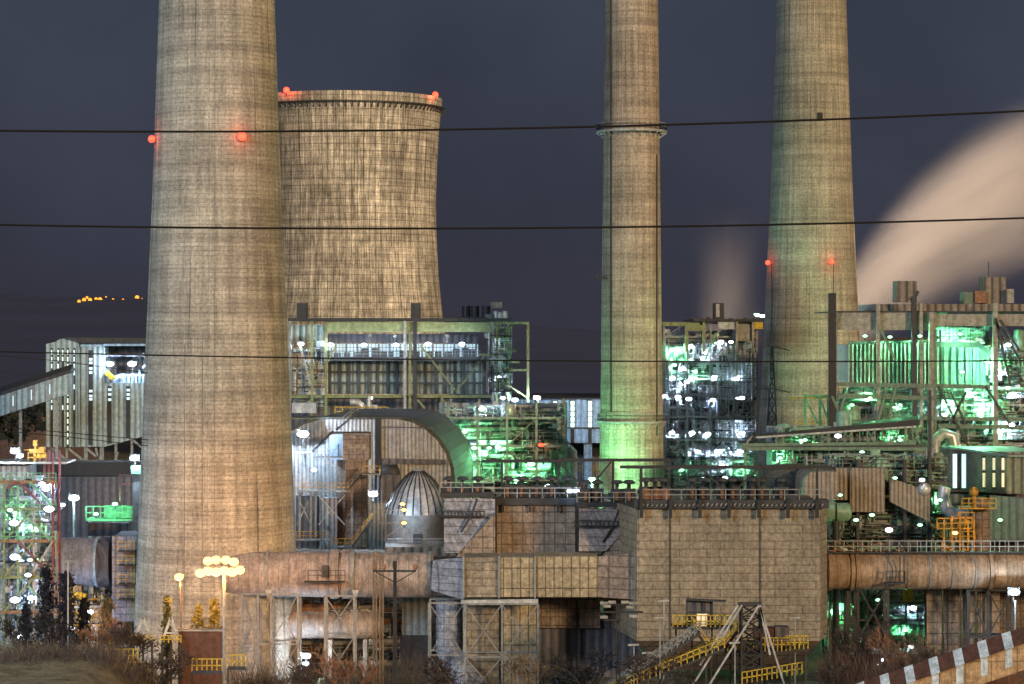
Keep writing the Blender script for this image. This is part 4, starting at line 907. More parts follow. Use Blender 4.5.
for x in (52,58.5,63,68,74.5):
    f_ = bx(x-.9,x+.9,348,447,D-.25,.2).build('window', M['steeld'], BK)
    q = MB()
    for i in range(9 if x not in (58.5,68) else 14):
        y = 350+i*6.9
        if random.random() < .75: q.box(XX(x-.6,D),XX(x+.6,D),D-.4,D-.3,ZZ(y+4.5,D),ZZ(y,D))
    q.build('pane', M['glass' if x in (58.5,68,63) else 'glassd'], f_)
for x,y0 in ((90.5,350),(109.5,386),(128,386)):
    f_ = bx(x-2,x+2,y0,445 if x < 100 else (445-(x-104)*.28),D+.35,.2).build('window', M['steeld'], BK); q = MB()
    for i in range(13):
        y = y0+2+i*4.6+random.random()*1.5
        if y < 400 and random.random() < .8: q.box(XX(x-1.6,D),XX(x+1.6,D),D+.2,D+.3,ZZ(y+2.5,D),ZZ(y,D))
    q.build('pane', M['glassd'], f_)
m = MB(); pbar(m, 143, 353, 152, 368, D+2, .35); pbar(m, 152, 353, 143, 368, D+2, .35); m.build('brace', M['hall'], BK)
q = MB()
for i in range(9): pbar(q, 118+i*3.6, 370+random.random()*6, 118+i*3.6, 383, D+2, .4)
pbar(q, 118, 375, 147, 375, D+2, .3); q.tube([at(113,382,D+2),at(118,378,D+2),at(123,376,D+2),at(124,383,D+2)], .6, 8); q.build('machinery', M['hall'], BK)
m = MB(); pbar(m, 106, 372, 114, 379, D+1, 1.6, .8); m.build('yellow_drive', M['yellow'], BK)
flood(BK, 110, 364, D+1, 'W', .9, 1800); flood(BK, 132, 364, D+1.5, 'W', 1.1, 2400)
for x in (67,86,102,116,132,145): m = MB(); m.bar(at(x,447 if x < 105 else 447-(x-105)*.27,D+1.5), Vector((XX(x,D+1.5),D+1.5,0)), .7 if x == 86 or x == 102 else .45); m.build('leg', M['steel'], BK)
for a_ in [(52,448,67,460),(68,448,83,460),(86,448,102,461),(95,462,88,480),(102,461,133,461),(66,461,102,461),(86,489,133,489),(96,448,100,470),(118,452,112,470),(133,440,145,450)]: m = MB(); pbar(m, *a_, D+1.2, .4); m.build('brace', M['steel'], BK)
D = 420; SH = thing('shed', 'low dark blue corrugated shed wall below the bunker building', 'shed', (XX(90,D),D,0))
bx(28,150,462,477,D+6,6).build('gap_shade_block', M['black'], SH); bx(28,165,477,560,D,8).build('wall', M['dkgrey'], SH)  # solid black block painted in for the shade of the gap
# sloping conveyor on the left
CV = thing('conveyor_gallery', 'pale sloping conveyor gallery with dark roof climbing to the bunker building', 'conveyor', (XX(35,440),440,0))
p0, p1 = at(-60,425,440), at(70,383,440)
MB().extr([(-1.6,-1.9),(1.6,-1.9),(1.6,1.7),(-1.6,1.7)], p0, p1).build('side_wall', M['corrw'], CV)
MB().extr([(-1.8,1.7),(1.8,1.7),(1.6,2.3),(-1.2,3.3),(-1.8,2.3)], p0, p1+Vector((.4,0,.1))).build('roof', M['roofg'], CV)
for t in (.58,.72,.86): 
    c = p0.lerp(p1, t); d = (p1-p0).normalized(); q = MB().loft([c+d*-.5+Vector((0,-1.75,-1.7)),c+d*.5+Vector((0,-1.75,-1.7)),c+d*.5+Vector((0,-1.75,1.5)),c+d*-.5+Vector((0,-1.75,1.5))], [c+d*-.5+Vector((0,-1.65,-1.7)),c+d*.5+Vector((0,-1.65,-1.7)),c+d*.5+Vector((0,-1.65,1.5)),c+d*-.5+Vector((0,-1.65,1.5))]); f_ = q.build('window_strip', M['steel'], CV)
    MB().bar(c+Vector((0,-1.8,-.9)), c+Vector((0,-1.8,.9)), .9, .1, (1,0,0)).build('pane', M['glassd'], f_)
for t in (.62,.9): c = p0.lerp(p1, t); m = MB(); m.bar(c+Vector((0,0,-2)), Vector((c.x,c.y,0)), .5); m.build('leg', M['steel'], CV)
# coal heap with tree line
ch = MB(); D = 700; n = 24
ch.add([(XX(-120+i*9,D), D+(j*12), max(0, (ZZ(391,D))*(1-((j-3)/3.2)**2)*math.sin(PI*min(1,(i+1)/9)/2 if i < 9 else PI/2)*(1 if i < 17 else max(0,(23-i)/6))+random.random()*.8-.4)) for j in range(7) for i in range(n)], [(j*n+i,j*n+i+1,(j+1)*n+i+1,(j+1)*n+i) for j in range(6) for i in range(n-1)], True)
M['heap'] = m_flat('heap_soil', (.16,.11,.10), .95)
o = ch.build('spoil_heap', M['heap']); o['kind'] = 'structure'
tr_ = MB(); rr = random.Random(8)
for i in range(900):
    x = -60+rr.random()*115; y0 = 408+6*math.sin(x*.1); p = at(x, y0+2+rr.random()*26-6*rr.random(), 600+rr.random()*14); s_ = .6+rr.random()*1.4
    tr_.add([p+Vector((rr.uniform(-s_,s_),rr.uniform(-.5,.5),rr.uniform(-s_,s_))) for _ in range(3)], [(0,1,2)])
tr_.build('far_wood', m_flat('dark_foliage', (.02,.025,.02), .9))['kind'] = 'stuff'
# pipe bridge tower with bright lamps
D = 338; PT = thing('pipe_rack', 'tall green and red braced pipe rack with bright white lamps at the left edge', 'pipe rack', (XX(28,D),D,0))
ys_ = [482,509,541,577,612,650]
for x,mk in ((4,'steelg'),(18,'pipeg'),(34,'steelw'),(53,'red')):
    for dd in (0,5): m = MB(); m.bar((XX(x,D),D+dd,0),(XX(x,D),D+dd,ZZ(478 if x != 53 else 452,D)), .28); m.build('column', M[mk], PT)
for i, y in enumerate(ys_):
    m = MB(); pbar(m, -6, y, 56, y, D-.2, .3, .4); m.build('beam', M['steelg' if i % 2 else 'rust'], PT); m = MB(); pbar(m, -6, y-1, 56, y-1, D+5, .3, .4); m.build('beam', M['steel'], PT)
    MB().rail(at(-6,y,D-.6), at(56,y,D-.6), 1.2, 1, .09).build('railing', M['steelgg' if i < 3 else 'steelg'], PT)
for a_,mk in [((6,488,18,482),'red'),((18,482,50,512),'red'),((30,482,52,505),'steelgg'),((4,541,34,509),'steelg'),((18,509,52,541),'pipeg'),((4,577,34,541),'steelg'),((18,541,52,577),'red'),((4,612,34,577),'steelg'),((20,577,52,612),'pipeg'),((6,640,34,612),'steelw'),((2,509,22,541),'steelgg'),((30,577,53,541),'steelw')]:
    m = MB(); pbar(m, *a_, D-.4, .28); m.build('brace', M[mk], PT)
bx(-10,52,488,640,D+7,1).build('back_panel', M['backw'], PT)
jungle(PT, XX(-4,D), XX(52,D), D+.5, D+5, ZZ(640,D), ZZ(484,D), 51, 26, 4, 160, 1, ('pipe','pipe','steel'), 'steeld', 'steelc')
INS = 2.6
for x,y,r,pw,kd in [(42,484,.4,500,'W'),(46,489,.5,600,'W'),(49,509,.85,1100,'W'),(14,523,.75,1100,'W'),(15,557,.85,1200,'W'),(15,600,.85,1200,'W'),(31,598,.45,500,'W'),(10,510,.3,1400,'G'),(30,560,.25,1500,'G'),(30,527,.25,1200,'G'),(22,637,.6,600,'W'),(28,575,.3,500,'W')]: flood(PT, x, y, D-1.2, 'B' if kd == 'W' else kd, r, pw*1.1 if kd == 'W' else pw*.5)
INS = 0
D = 352; LT = thing('process_tower', 'white vessel block with lamps and yellow machine on its roof at the left edge', 'tower', (XX(18,D),D,0))
bx(-20,27,466,480,D,7).build('upper_block', M['corr'], LT); bx(-20,66,462,464,D-1,8).build('roof_deck', M['steelw'], LT)
MB().rail(at(0,480,D-.3), at(28,480,D-.3), 1, 1, .08).build('railing', M['steelw'], LT)
bx(-20,27,480,720,D+1,6).build('lower_block', M['corrw'], LT)
q = MB()
q.box(XX(33,D),XX(37,D),D,D+1,ZZ(446,D),ZZ(440,D)); q.box(XX(37,D),XX(46,D),D,D+1.5,ZZ(458,D),ZZ(454,D)); q.box(XX(29,D),XX(40,D),D+.2,D+1.2,ZZ(452,D),ZZ(449,D)); q.bar(at(35.5,462,D+.5),at(35.5,446,D+.5),.3); q.bar(at(24,450,D+.5),at(46,450,D+.5),.18); q.box(XX(38,D),XX(44,D),D,D+1,ZZ(453,D),ZZ(447,D)); q.build('drive_machine', M['orange'], LT)
MB().rail(at(28,462,D), at(46,462,D), 1.3, .8, .12).build('yellow_railing', M['orange'], LT)
for x in (44.5,49): m = MB(); m.bar(at(x,450,D+.5), Vector((XX(x,D),D+.5,0)), .32); m.build('post', M['red'], LT)
flood(LT, 15, 451, D-1, 'W', .85, 1500); flood(LT, 20, 456, D-1, 'W', .4, 300)
# left round duct + face
D = 356; L2 = thing('round_duct', 'dark blue grey round duct with big end flange at the lower left', 'duct', (XX(85,D),D,0))
MB().tube([at(54,561,D),at(98,562,D)], 3.4, 36).build('pipe', M['ductb'], L2)
MB().tube([at(97,562,D),at(99,562,D)], 3.6, 36).build('flange', M['hall'], L2); MB().tube([at(99,562,D),at(112,562,D)], [3.4,3.8], 36).build('transition', M['dkgrey'], L2)
bx(112,137,536,622,D-4,9).build('casing', M['ductl'], L2)
for y in (548,562,581,596): d = bx(118,134,y+3,y+4,D-6,2).build('platform', M['steeld'], L2); MB().rail(at(118,y+3,D-6), at(134,y+3,D-6), 1.3, .8, .1).build('railing', M['yellow'], d)
m = MB(); pbar(m, 131, 540, 131, 620, D-5, .12); pbar(m, 134, 540, 134, 620, D-5, .12); m.build('ladder', M['yellow'], L2)
for x in (62,80,92,104): m = MB(); m.bar(at(x,583,D), Vector((XX(x,D),D,0)), .35); m.build('leg', M['steelw'], L2)
for a_ in [(62,590,80,640),(80,590,62,640),(92,600,104,645),(104,600,92,645)]: m = MB(); pbar(m, *a_, D-.2, .2); m.build('brace', M['steelw'], L2)
bx(88,128,523,536,D+10,3).build('upper_wall', M['dkgrey'], L2)
jungle(L2, XX(56,D), XX(132,D), D-3, D+2, ZZ(650,D), ZZ(592,D), 61, 14, 3, 110, 1, ('pipe','steelw','yellow'), 'steeld', 'yellow')
flood(L2, 90, 612, D-5, 'B', .45, 500); flood(L2, 72, 628, D-5, 'W', .3, 500)
# platform lit green between
D = 400; GP = thing('pipe_bridge', 'green lit railed pipe bridge left of the big chimney', 'pipe bridge', (XX(110,D),D,0))
bx(86,137,519,521,D,4).build('deck', M['steelgg'], GP); MB().rail(at(86,519,D), at(137,519,D), 2, 1.1, .13).build('railing', M['steelgg'], GP)
bx(104,134,506,518,D+2,2).build('tank_panel', M['steelgg'], GP); m = MB(); pbar(m, 120, 474, 120, 506, D, .25); pbar(m, 120, 475, 134, 475, D, .2); pbar(m, 120, 484, 134, 484, D, .2); m.build('red_frame', M['red'], GP)
for x in (90,130): m = MB(); m.bar(at(x,520,D), Vector((XX(x,D),D,0)), .4); m.build('leg', M['steel'], GP)
flood(GP, 74, 498, D, 'W', 1.2, 2600); flood(GP, 115, 504, D-1, 'G', .35, 1800); flood(GP, 96, 514, D-1, 'G', .25, 900); flood(GP, 62, 505, D, 'W', .4, 500)
MB().tube([Vector((XX(74,D),D,0)), at(74,500,D)], .2).build('lamp_mast', M['steel'], GP)
D = 375; LM = thing('lamp_column', 'thick grey column topped by a bright white floodlight beside the big chimney', 'lamp', (XX(136,D),D,0))
bx(132.5,140,474,700,D,1.2).build('column', M['steel'], LM); bx(131,141,466,474,D-.4,2).build('sign_box', M['steelgg'], LM); flood(LM, 134.5, 458, D, 'W', .95, 3500)

# ================================================================== foreground
TW = thing('street_lamp', 'tall street mast with orange sodium lamp cluster whose extra heads form its flare before the big chimney', 'street lamp', (XX(224,292), 292, gz(XX(224,292),292)))
b = Vector(TW.location); MB().tube([b-Vector((0,0,.3)), at(224,572,292)], [.22,.13], 10).build('pole', M['steelw'], TW)
MB().bar(at(203,572,292), at(236,572,292), .18).build('crossarm', M['steel'], TW)
MB().bar(at(207,562,292), at(234,562,292), .15).build('crossarm', M['steel'], TW); MB().bar(at(224,572,292), at(224,560,292), .18).build('pole_tip', M['steel'], TW)
for i, (x,y) in enumerate([(200,573),(208,571),(216,572),(224,571),(232,572),(240,570),(208,561),(216,560),(226,560),(234,562)]):  # heads multiplied to fill the shape of the twin lamp's flare
    p = at(x,y,291.8); h = MB().box(p.x-.42,p.x+.42,p.y,p.y+.5,p.z-.4,p.z+.5).build('lamp_head', M['steelw'], TW)
    q = MB(); q.sph(p+Vector((0,-.1,0)), .56, 10, .85); q.build('lens', M['Lsod'], h); plight(h, p+Vector((0,.3,-1.1)), 'S', 900, .15)
for tx, ty in ((190,575),(255,575)):
    l_ = bpy.data.lights.new('flood_beam','SPOT'); l_.energy = 26000; l_.color = (1,.38,.06); l_.spot_size = 1.1; l_.spot_blend = .8; l_.shadow_soft_size = .15
    o_2 = bpy.data.objects.new('flood_beam', l_); COL.objects.link(o_2); o_2.location = at(220,566,293.5)-Vector(TW.location); o_2.rotation_euler = (at(tx,ty,339)-at(220,566,293.5)).to_track_quat('-Z','Y').to_euler(); o_2.parent = TW
SL = thing('street_lamp', 'small single orange street lamp on thin pole left of the lamp cluster', 'street lamp', (XX(181,305), 305, 0))
MB().tube([(XX(181,305),305,0), at(181,580,305)], [.16,.1], 8).build('pole', M['barkl'], SL); p = at(179,577,305); h = MB().box(p.x-.4,p.x+.6,p.y-.1,p.y+.4,p.z+.1,p.z+.35).build('lamp_head', M['steelw'], SL); MB().sph(p, .55, 8, .8).build('lens', M['Lsod'], h); plight(h, p+Vector((0,0,-1)), 'S', 2500)
GP2 = thing('street_lamp', 'thin unlit grey pole in front of the dark trees at the lower left', 'pole', (XX(68,300), 300, gz(XX(68,300),300)))
MB().tube([(XX(68,300),300,0), at(68,560,300)], [.14,.08], 8).build('pole', M['steelw'], GP2); m = MB(); pbar(m, 62, 562, 74, 561, 300, .2); m.build('crossarm', M['steel'], GP2)
# black utility pole with crossarm
D = 300; UP = thing('utility_pole', 'black utility pole with crossarm and two insulators in front of the round duct', 'utility pole', (XX(395,D),D,0))
for dx in (-1.6,1.6): m = MB(); m.bar((XX(395+dx,D),D,0), at(395+dx*.4,566,D), .24); m.build('post', M['black'], UP)
q = MB()
for i in range(11): pbar(q, 393.6, 585+i*10, 396.5, 590+i*10, D, .12); pbar(q, 393.4, 580+i*10, 396.7, 580+i*10, D, .15)
q.build('cross_lacing', M['black'], UP); m = MB(); pbar(m, 373, 571, 416, 571, D-.2, .22); pbar(m, 376, 572, 394, 582, D-.2, .12); pbar(m, 414, 572, 397, 582, D-.2, .12); m.build('crossarm', M['black'], UP)
for x in (374.5,384,415): 
    m = MB(); m.tube([at(x,570,D-.2),at(x,568,D-.2),at(x,567,D-.2),at(x,564,D-.2)], [.15,.3,.3,.12], 8); m.build('insulator', M['rust'], UP)
m = MB(); pbar(m, 394.8, 561, 394.8, 568, D, .5); m.build('cap', M['black'], UP)
for x, y0 in ((375,552),(381.5,556)):
    r = thing('lattice_mast', 'thin tan lattice mast left of the black utility pole, '+('taller left one of the pair' if x < 380 else 'shorter right one of the pair'), 'mast', (XX(x,306),306,0)); lattice(r, x, 306, y0, None, .22, .22, 'barkl', .07, 26)
# multi crossarm pole
D = 296; MP = thing('utility_pole', 'dark pole with stacked crossarms and pale insulators before the tan precipitator', 'utility pole', (XX(618,D),D,0))
for dx in (-2.2,2.2): m = MB(); m.bar((XX(618+dx,D),D,0), at(618+dx*.5,603,D), .16); m.build('post', M['black'], MP)
q = MB()
for i in range(9): pbar(q, 616, 608+i*10, 620, 616+i*10, D, .1); pbar(q, 620, 608+i*10, 616, 616+i*10, D, .1)
q.build('lacing', M['black'], MP)
for (x0,x1,y) in ((601,643,612),(603,632,604.5),(603,622,620)): m = MB(); pbar(m, x0, y, x1, y, D-.2, .2); m.build('crossarm', M['black'], MP)
for x,y in ((604,604),(612,603),(625,603),(633,604),(604,618),(633,617),(652,617),(607,607),(630,608),(584,617)):
    if x in (652,584): continue
    m = MB(); m.box(*(lambda p: (p.x-.45,p.x+.45,p.y-.2,p.y+.1,p.z-.16,p.z+.16))(at(x,y-1,D-.4))); m.build('insulator', M['beige'], MP)
# wires
def wire(label, pts, D0, t):
    P = []; n = 60
    for i in range(n+1):
        x = pts[0][0]+(pts[-1][0]-pts[0][0])*i/n
        # lagrange through points
        y = 0
        for a_ in range(len(pts)):
            l = 1
            for b_ in range(len(pts)):
                if a_ != b_: l *= (x-pts[b_][0])/(pts[a_][0]-pts[b_][0])
            y += l*pts[a_][1]
        P.append(at(x, y, D0))
    o = MB().tube(P, t, 6).build('power_line', M['wire']); return o
for lab, pts, D0 in (('topmost black power line crossing all the chimneys', [(-60,130),(330,131),(1084,108)], 70),('middle black power line crossing all the chimneys', [(-60,223.5),(330,228.5),(1084,216)], 72),('lowest of the three black power lines, sagging across the boiler houses', [(-60,350),(420,359.5),(1084,360)], 74)):
    o = wire(lab, pts, D0, .033 if D0 < 74 else .024); rebase(o, at(512, pts[1][1], D0)); tag(o, lab, 'power line', 'power lines across the view')
for i,(y0,y1) in enumerate(((428,440),(432,446),(357,373))):
    o = MB().tube([at(-20,y0-3,300),at(60,y0+4,306),at(148,y1,312)], .05, 5).build('power_line', M['wire']); rebase(o, at(60,y0,306)); tag(o, ['upper thin wire','lower thin wire','highest thin wire'][i]+' before the pale bunker building at the left', 'power line', 'thin wires at the left')
# coal conveyor bottom right
D = 296; CR = thing('conveyor_gallery', 'orange lit conveyor gallery with brown roof and white skylight bands at the lower right', 'conveyor', (XX(950,D),D,0))
p0, p1 = at(790,720,D), at(1140,600,D); CR.location = (XX(950,D), D, 0)
MB().extr([(-1.8,-3.2),(1.8,-3.2),(1.8,.0),(-1.8,.0)], p0, p1).build('side_wall', M['convside'], CR)
MB().extr([(-2.0,.0),(-.0,1.5),(2.0,.0)] if False else [(2.1,-.05),(0,1.55),(-2.1,-.05)], p0, p1).build('roof', M['brownwall'], CR)
dd = (p1-p0).normalized()
for i in range(14):
    c = p0.lerp(p1, 0)+dd*(2.6+i*3.05)
    s_ = MB(); wv = dd*.55; F_ = [(2.13,-.06),(.02,1.6),(-2.13,-.06)]
    side = dd.cross(Vector((0,0,1))).normalized()
    e = lambda a_, b, sgn: c+side*a_+Vector((0,0,b))+wv*sgn
    s_.loft([e(2.16,-.03,-1),e(2.16,-.03,1),e(.02,1.62,1),e(.02,1.62,-1)], [e(2.05,-.1,-1),e(2.05,-.1,1),e(.02,1.5,1),e(.02,1.5,-1)]); f_ = s_.build('skylight', M['skyl'], CR)
    MB().loft([e(1.86,-.06,-.8),e(1.86,-.06,.8),e(1.86,-2.3,.8),e(1.86,-2.3,-.8)], [e(1.8,-.06,-.8),e(1.8,-.06,.8),e(1.8,-2.3,.8),e(1.8,-2.3,-.8)]).build('window', M['skyl'], CR)
for t in (.2,.55,.85): c = p0.lerp(p1,t); m = MB(); m.bar(c+Vector((0,0,-3)), Vector((c.x,c.y,0)), .4); m.build('leg', M['steeld'], CR)
# yellow coal transfer gallery
D = 302; YG = thing('transfer_platform', 'yellow railed platform with small cabin and stairs before the tan precipitator', 'platform', (XX(703,D),D,0))
d = bx(673,734,627,629,D,4).build('deck', M['steeld'], YG); q = MB(); q.rail(at(673,627,D), at(734,627,D), 1.4, .55, .12); q.build('railing', M['yellow'], d); q = MB(); q.rail(at(673,627,D+4), at(734,627,D+4), 1.4, .7, .12); q.build('railing', M['yellow'], d); q = MB(); q.bar(at(673,624,D),at(734,624,D),.12); q.build('kick_rail', M['yellow'], d)
bx(687,713,601,627,D+1.2,2).build('cabin_back', M['dkgrey'], YG); q = MB()
for x in (687,695,703,712): pbar(q, x, 600, x, 627, D+1, .14)
pbar(q, 687, 612, 713, 612, D+1, .12); q.build('cabin_frame', M['steeld'], YG)
MB().loft([at(686,599,D),at(726,601,D),at(726,602.4,D),at(686,600.4,D)], [at(686,598,D+4),at(726,600,D+4),at(726,601.4,D+4),at(686,599.4,D+4)]).build('roof', M['roofg'], YG)
bx(697,707,614,626,D+.9,.2).build('window', M['glassw'], YG)
stairs(YG, at(712,655,D-1.5), at(694,628,D-1.5), 1.0, 'steeld', 'yellow')
stairs(YG, at(724,650,D-1), at(738,632,D-1), 1.0, 'steeld', 'yellow')
for x in (676,692,712,731): m = MB(); m.bar(at(x,628,D+2), Vector((XX(x,D),D+2,0)), .22); m.build('leg', M['steeld'], YG)
Y2 = thing('lower_platform', 'lower yellow railed walkway right of the white braced mast', 'platform', (XX(760,304),304,0))
for x0,x1,y in ((711,790,651),(786,808,649)): d = bx(x0,x1,y,y+1.6,303,3.5).build('deck', M['steeld'], Y2); q = MB(); q.rail(at(x0,y,303), at(x1,y,303), 1.6, .5, .12); q.build('railing', M['yellow'], d); q = MB(); q.rail(at(x0,y,306.5), at(x1,y,306.5), 1.6, .7, .12); q.build('railing', M['yellow'], d)
bx(754,774,628,645,306,2).build('drive_housing', M['brownwall'], Y2); bx(775,789,627,640,306,2).build('drive_housing', M['dkgrey'], Y2)
for x in (716,740,765,790,806): m = MB(); m.bar(at(x,652,304.5), Vector((XX(x,304),304.5,0)), .25); m.build('leg', M['steeld'], Y2)
q = MB(); q.rail(at(742,684,300), at(802,674,300), 1.4, .6, .12); q.build('lower_railing', M['yellow'], Y2)
AF = thing('braced_mast', 'black lattice mast with long white diagonal struts between the yellow platforms', 'steel frame', (XX(750,303),301,0))
lattice(AF, 750.5, 301.5, 605, None, lambda u: 1.25-.1*u, 0, 'black', .15, 10)
for a_ in [(738,605,700,665),(742,605,690,690),(759,605,706,690),(760,605,770,655),(760,607,786,690)]: m = MB(); pbar(m, *a_, 299.8, .22); m.build('strut', M['steelw'], AF)
m = MB(); pbar(m, 738, 603.5, 761, 603.5, 301, .9, .25); m.build('cap_plate', M['steeld'], AF)
for lab, x0,y0,x1,y1,mk in (('upper dark sloping conveyor with white belt rising to the yellow platform',632,678,700,632,'steeld'),('yellow railed sloping walkway rising from the lower left of the transfer platform',636,684,724,648,'yellow')):
    r = thing('inclined_conveyor', lab, 'conveyor', (XX((x0+x1)/2,300),300,0)); p, q_ = at(x0-30,y0+(y0-y1)*30/(x1-x0),300), at(x1,y1,300)
    MB().bar(p, q_, 1.6, .35).build('belt_frame', M['steeld'], r); MB().bar(p+Vector((0,0,.3)), q_+Vector((0,0,.3)), 1.0, .06).build('belt', M['steelw' if mk == 'steeld' else 'black'], r)
    MB().rail(p+Vector((0,-.8,.1)), q_+Vector((0,-.8,.1)), 1.2, .8, .12).rail(p+Vector((0,.8,.1)), q_+Vector((0,.8,.1)), 1.2, .8, .12).build('railing', M['yellow' if mk == 'yellow' else 'steel'], r)
    for t in (.5,.85): c = p.lerp(q_,t); m = MB(); m.bar(c, Vector((c.x,c.y,0)), .2); m.build('leg', M['steeld'], r)
for x,y,D0 in ((664,601,305),(795,618,305),(634,645,294),(735,643,294),(648,653,295),(660,618,299)):
    r = thing('area_lamp', 'thin white pole lamp with flat head, '+{664:'left of the cabin roof',795:'above the right end of the lower yellow walkway',634:'beside the dark multi arm pole',735:'under the white braced mast',648:'at the foot of the sloping conveyors',660:'left of the yellow platform'}[x], 'lamp', (XX(x,D0),D0,0))
    MB().tube([(XX(x,D0),D0,0), at(x,y,D0)], .07, 6).build('pole', M['steelw'], r); m = MB(); pbar(m, x-6, y, x+5, y-.5, D0-.1, .3, .2); m.build('lamp_head', M['steelw'], r)
# left foreground: yard wall, A-frames, yellow rails
o = MB().box(XX(178,303),XX(224,303),303,304,0,ZZ(631,303)); YW = thing('yard_wall', 'brown yard wall between the street lamps', 'wall', (XX(200,303),303,0)); o.build('wall', M['brownwall'], YW); bx(176,225,630,631.4,302.8,1.6).build('coping', M['concrete'], YW)
for i,x in enumerate((143,171)):
    r = thing('a_frame', ('left' if i == 0 else 'right')+' one of two white triangular frames by the brown yard wall', 'steel frame', (XX(x,302),302,0)); D0 = 302
    for a_ in ((x-9,642,x,617),(x+9,642,x,617)): m = MB(); pbar(m, *a_, D0, .3); m.build('leg', M['steelw'], r)
    m = MB(); pbar(m, x-6, 633, x+6, 633, D0, .2); m.build('tie', M['steelw'], r); q = MB().rail(at(x-11,643,D0-.5), at(x+10,643,D0-.5), .9, .5, .1); q.build('railing', M['yellow'], r)
    for xx_ in (x-9, x, x+9): MB().bar((XX(xx_,D0),D0,0), at(xx_,643,D0), .22).build('post', M['steeld'], r)
def yrail(lab, x0, x1, y, D0):
    r = thing('guard_rail', lab, 'railing', at((x0+x1)/2, y, D0)); q = MB(); q.rail(at(x0,y,D0), at(x1,y,D0), 1.5, .5, .12); q.build('railing', M['yellow'], r); MB().bar(at(x0,y,D0), at(x1,y,D0), .3, .4).build('base', M['steeld'], r); MB().bar(at(x0,y,D0), (XX(x0,D0),D0,gz(XX(x0,D0),D0)-.2), .2).build('post', M['steeld'], r)
yrail('yellow guard rail in the scrub at the lower left, left of the bare tree', 105, 138, 662, 290); yrail('yellow guard rail below the left white triangular frame', 120, 150, 675, 287); yrail('yellow guard rail below the brown yard wall', 192, 222, 672, 287); yrail('yellow guard rail at the foot of the lamp cluster', 228, 246, 668, 287)
# ---------------- trees
def bare_tree(px, D0, y_top, seed, label, name='bare_tree', mk='bark', spread=1.0, r0=.16, group=None, yb=None, n=6):
    r = random.Random(seed); x = XX(px,D0); z0 = gz(x,D0)-.1 if yb is None else ZZ(yb,D0); Ht = ZZ(y_top,D0)-z0
    t = thing(name, label, 'tree' if name == 'bare_tree' else 'bush', (x,D0,z0), group); tr = MB(); cr_ = MB()
    def grow(p, d, L, rad, lev):
        q = p+d*L; m = (p+q)/2+Vector((r.uniform(-1,1),r.uniform(-1,1),r.uniform(-1,1)))*L*.08
        (tr if lev < 2 else cr_).tube([p,m,q], [rad,rad*.85,rad*.7], 5 if lev < 2 else 3, lev == 0)
        if lev >= n: return
        for k in range(r.choice([2,3,3]) if lev else 4):
            nd = (d+Vector((r.uniform(-1,1)*spread,r.uniform(-1,1)*spread,r.uniform(-.3,.7)))*.85).normalized(); s_ = r.uniform(.55,1)
            grow(p+(q-p)*r.uniform(.5,1), nd, L*.78*r.uniform(.75,1.1), max(.038, rad*.68), lev+1)
    grow(Vector((x,D0,z0)), Vector((r.uniform(-.15,.15),0,1)).normalized(), Ht*.26, r0, 0)
    tr.build('trunk', M[mk], t); cr_.build('branches', M[mk], t); return t
bare_tree(118, 291, 596, 1, 'bare brown tree with twisted limbs right of the dark trees at lower left', r0=.2, spread=1.3, mk='bark')
bare_tree(92, 296, 585, 2, 'bare reddish tree under the round blue duct flange', mk='rust', r0=.14)
bare_tree(165, 286, 612, 3, 'bare dark tree before the white triangular frames', r0=.2, spread=1.5)
bare_tree(590, 290, 596, 4, 'bare black tree below the yellow tan ducts, left of the multi arm pole', r0=.2, spread=1.5, mk='black')
bare_tree(652, 290, 608, 5, 'bare dark tree between the multi arm pole and the sloping conveyors', r0=.16, spread=1.4)
bare_tree(520, 296, 622, 6, 'bare golden tree lit by lamps below the square ducts', mk='barkl', r0=.12)
bare_tree(905, 305, 602, 7, 'bare orange tree under the right duct just above the lit conveyor', mk='rust', r0=.14, spread=.9)
bare_tree(935, 304, 596, 8, 'bare orange brown tree before the tall hoppers', mk='barkl', r0=.14, spread=.9)
bare_tree(868, 312, 578, 9, 'thin dark bare tree before the green lit pipe rack', mk='bark', r0=.14, spread=.8)
bare_tree(965, 303, 618, 13, 'small bare orange tree right of the tall hoppers', mk='barkl', r0=.1, spread=.9)
bare_tree(265, 290, 655, 10, 'low bare bush at the foot of the lamp cluster mast', 'bare_bush', r0=.1)
bare_tree(20, 294, 590, 21, 'bare black tree at the very left edge before the pipe rack', mk='black', r0=.16, spread=1.1)
bare_tree(52, 292, 588, 22, 'bare black tree before the dark conifers left of the thin pole', mk='black', r0=.16, spread=1.0)
bare_tree(134, 296, 606, 23, 'bare dark tree at the foot of the ladder casing', mk='bark', r0=.15, spread=1.2)
bare_tree(300, 296, 628, 24, 'small bare dark tree beside the low white work light', mk='bark', r0=.12, spread=1.2)
bare_tree(345, 300, 615, 25, 'bare brown tree before the second grey trestle', mk='rust', r0=.12, spread=1.1)
bare_tree(440, 298, 622, 26, 'bare dark tree right of the black utility pole', mk='bark', r0=.12, spread=1.2)
bare_tree(572, 294, 634, 27, 'small bare dark tree in front of the dark grey casing block', mk='black', r0=.12, spread=1.4)
bare_tree(700, 290, 640, 28, 'low bare tree under the yellow transfer platform', mk='bark', r0=.12, spread=1.3)
bare_tree(820, 296, 625, 29, 'bare dark tree below the corner of the big precipitator hopper', mk='bark', r0=.12, spread=1.2)
